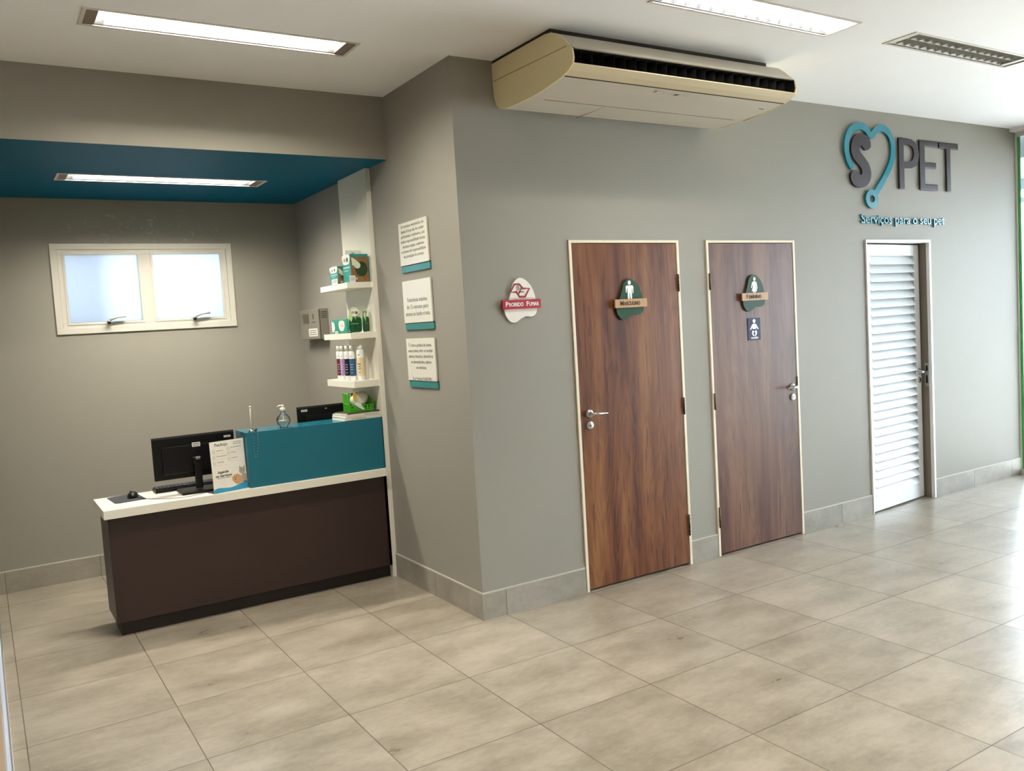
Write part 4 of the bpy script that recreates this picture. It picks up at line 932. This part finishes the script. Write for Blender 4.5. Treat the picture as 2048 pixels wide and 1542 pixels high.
bottle('tall white bottle with beige label, at the front corner of the lowest shelf', -.136, 1.205, .0240, .240, WHITEP, BEIGE)
t = thing('white_bottle', 'plain white bottle standing against the panel at the back of the lowest shelf', 'bottle', (-.092, 1.30, S3))
mb = MB(); mb.lathe([(0, 0), (.026, 0), (.027, .005), (.026, .150), (.014, .175), (.012, .19), (0, .19)], Matrix.Translation((-.085, 1.27, S3)), 24); mb.build('bottle_body', WHITEL, t)

# ------------------------------------------------------------------ wall box (telephone exchange) on the side wall
wb = thing('wall_control_box', 'light grey metal control box with vents and small display on the alcove side wall', 'control box', (-.04, 2.30, 1.62))
ex0, ey0, ey1, ez0, ez1 = -.078, 2.115, 2.545, 1.618, 1.850
mb = MB(); mb.box(ex0 + .012, -.001, ey0, ey1, ez0, ez1, .003); mb.build('case', GREYB, wb)
mb = MB(); mb.box(ex0, ex0 + .011, ey0 + .004, ey1 - .004, ez0 + .003, ez1 - .006, .003); fp = mb.build('front_cover', GREYB, wb)
mb = MB(); mb.box(ex0 - .001, ex0 + .001, ey0 + .215, ey1 - .075, 1.742, 1.818); mb.build('display_window', SCREENG, fp)
mb = MB(); mb.box(ex0 - .0012, ex0, ey0 + .040, ey0 + .235, 1.642, 1.702); lb = mb.build('label', PAPER, fp)
mb = MB(); mb.marks(SIDE(ex0 - .0013) @ Matrix.Translation((-(ey0 + .138), 1.672, 0)), .16, .045, 3); mb.build('printing', GREYI, lb)
mb = MB(); mb.box(ex0 - .003, ex0, ey0 + .110, ey0 + .118, 1.772, 1.812); mb.box(ex0 - .003, ex0, ey0 + .080, ey0 + .135, 1.748, 1.753); mb.build('key_slot', SEAM, fp)
mb = MB()
for k in range(4): mb.box(ex0 + .022, -.010, ey0 - .0015, ey0 + .001, 1.780 + k * .014, 1.784 + k * .014)
mb.build('vent_slots', SEAM, wb)
mb = MB(); mb.box(ex0 + .0108, ex0 + .0122, ey0 - .0005, ey0 + .002, ez0 + .004, ez1 - .004); mb.build('cover_gap', SEAM, wb)

# ------------------------------------------------------------------ low panelled counter at the left edge of the picture
SPK = mat('grey speckled panel', (118, 118, 126), .5, var=.9, scale=220)
lc = thing('low_counter', 'low counter along the left edge of the picture, grey speckled with a teal end', 'counter', (-2.45, -.6, 0))
lx0, lx1 = -2.65, -2.296
mb = MB(); mb.box(lx0, lx1 - .004, -3.1, 1.95, .02, 1.10, .002); mb.build('counter_body', mat('light brown laminate', (168, 140, 108), .5), lc)
mb = MB(); mb.box(lx0 + .02, lx1, -3.1, 1.33, 0, .022, .001); mb.build('plinth', WHITEL, lc)
mb = MB(); mb.box(lx1 - .0042, lx1 - .001, -3.1, 1.325, .022, .47); mb.build('speckled_panel', SPK, lc)
mb = MB(); mb.box(lx1 - .0042, lx1 - .001, -3.1, 1.325, .47, .88); mb.build('pale_panel', mat('pale blue white panel', (206, 212, 224), .4), lc)
mb = MB(); mb.box(lx0, lx1 - .0005, 1.33, 1.952, .0, .60); mb.build('teal_panel', TEAL, lc)

for o in list(bpy.data.objects):
    if '_org' in o: del o['_org']
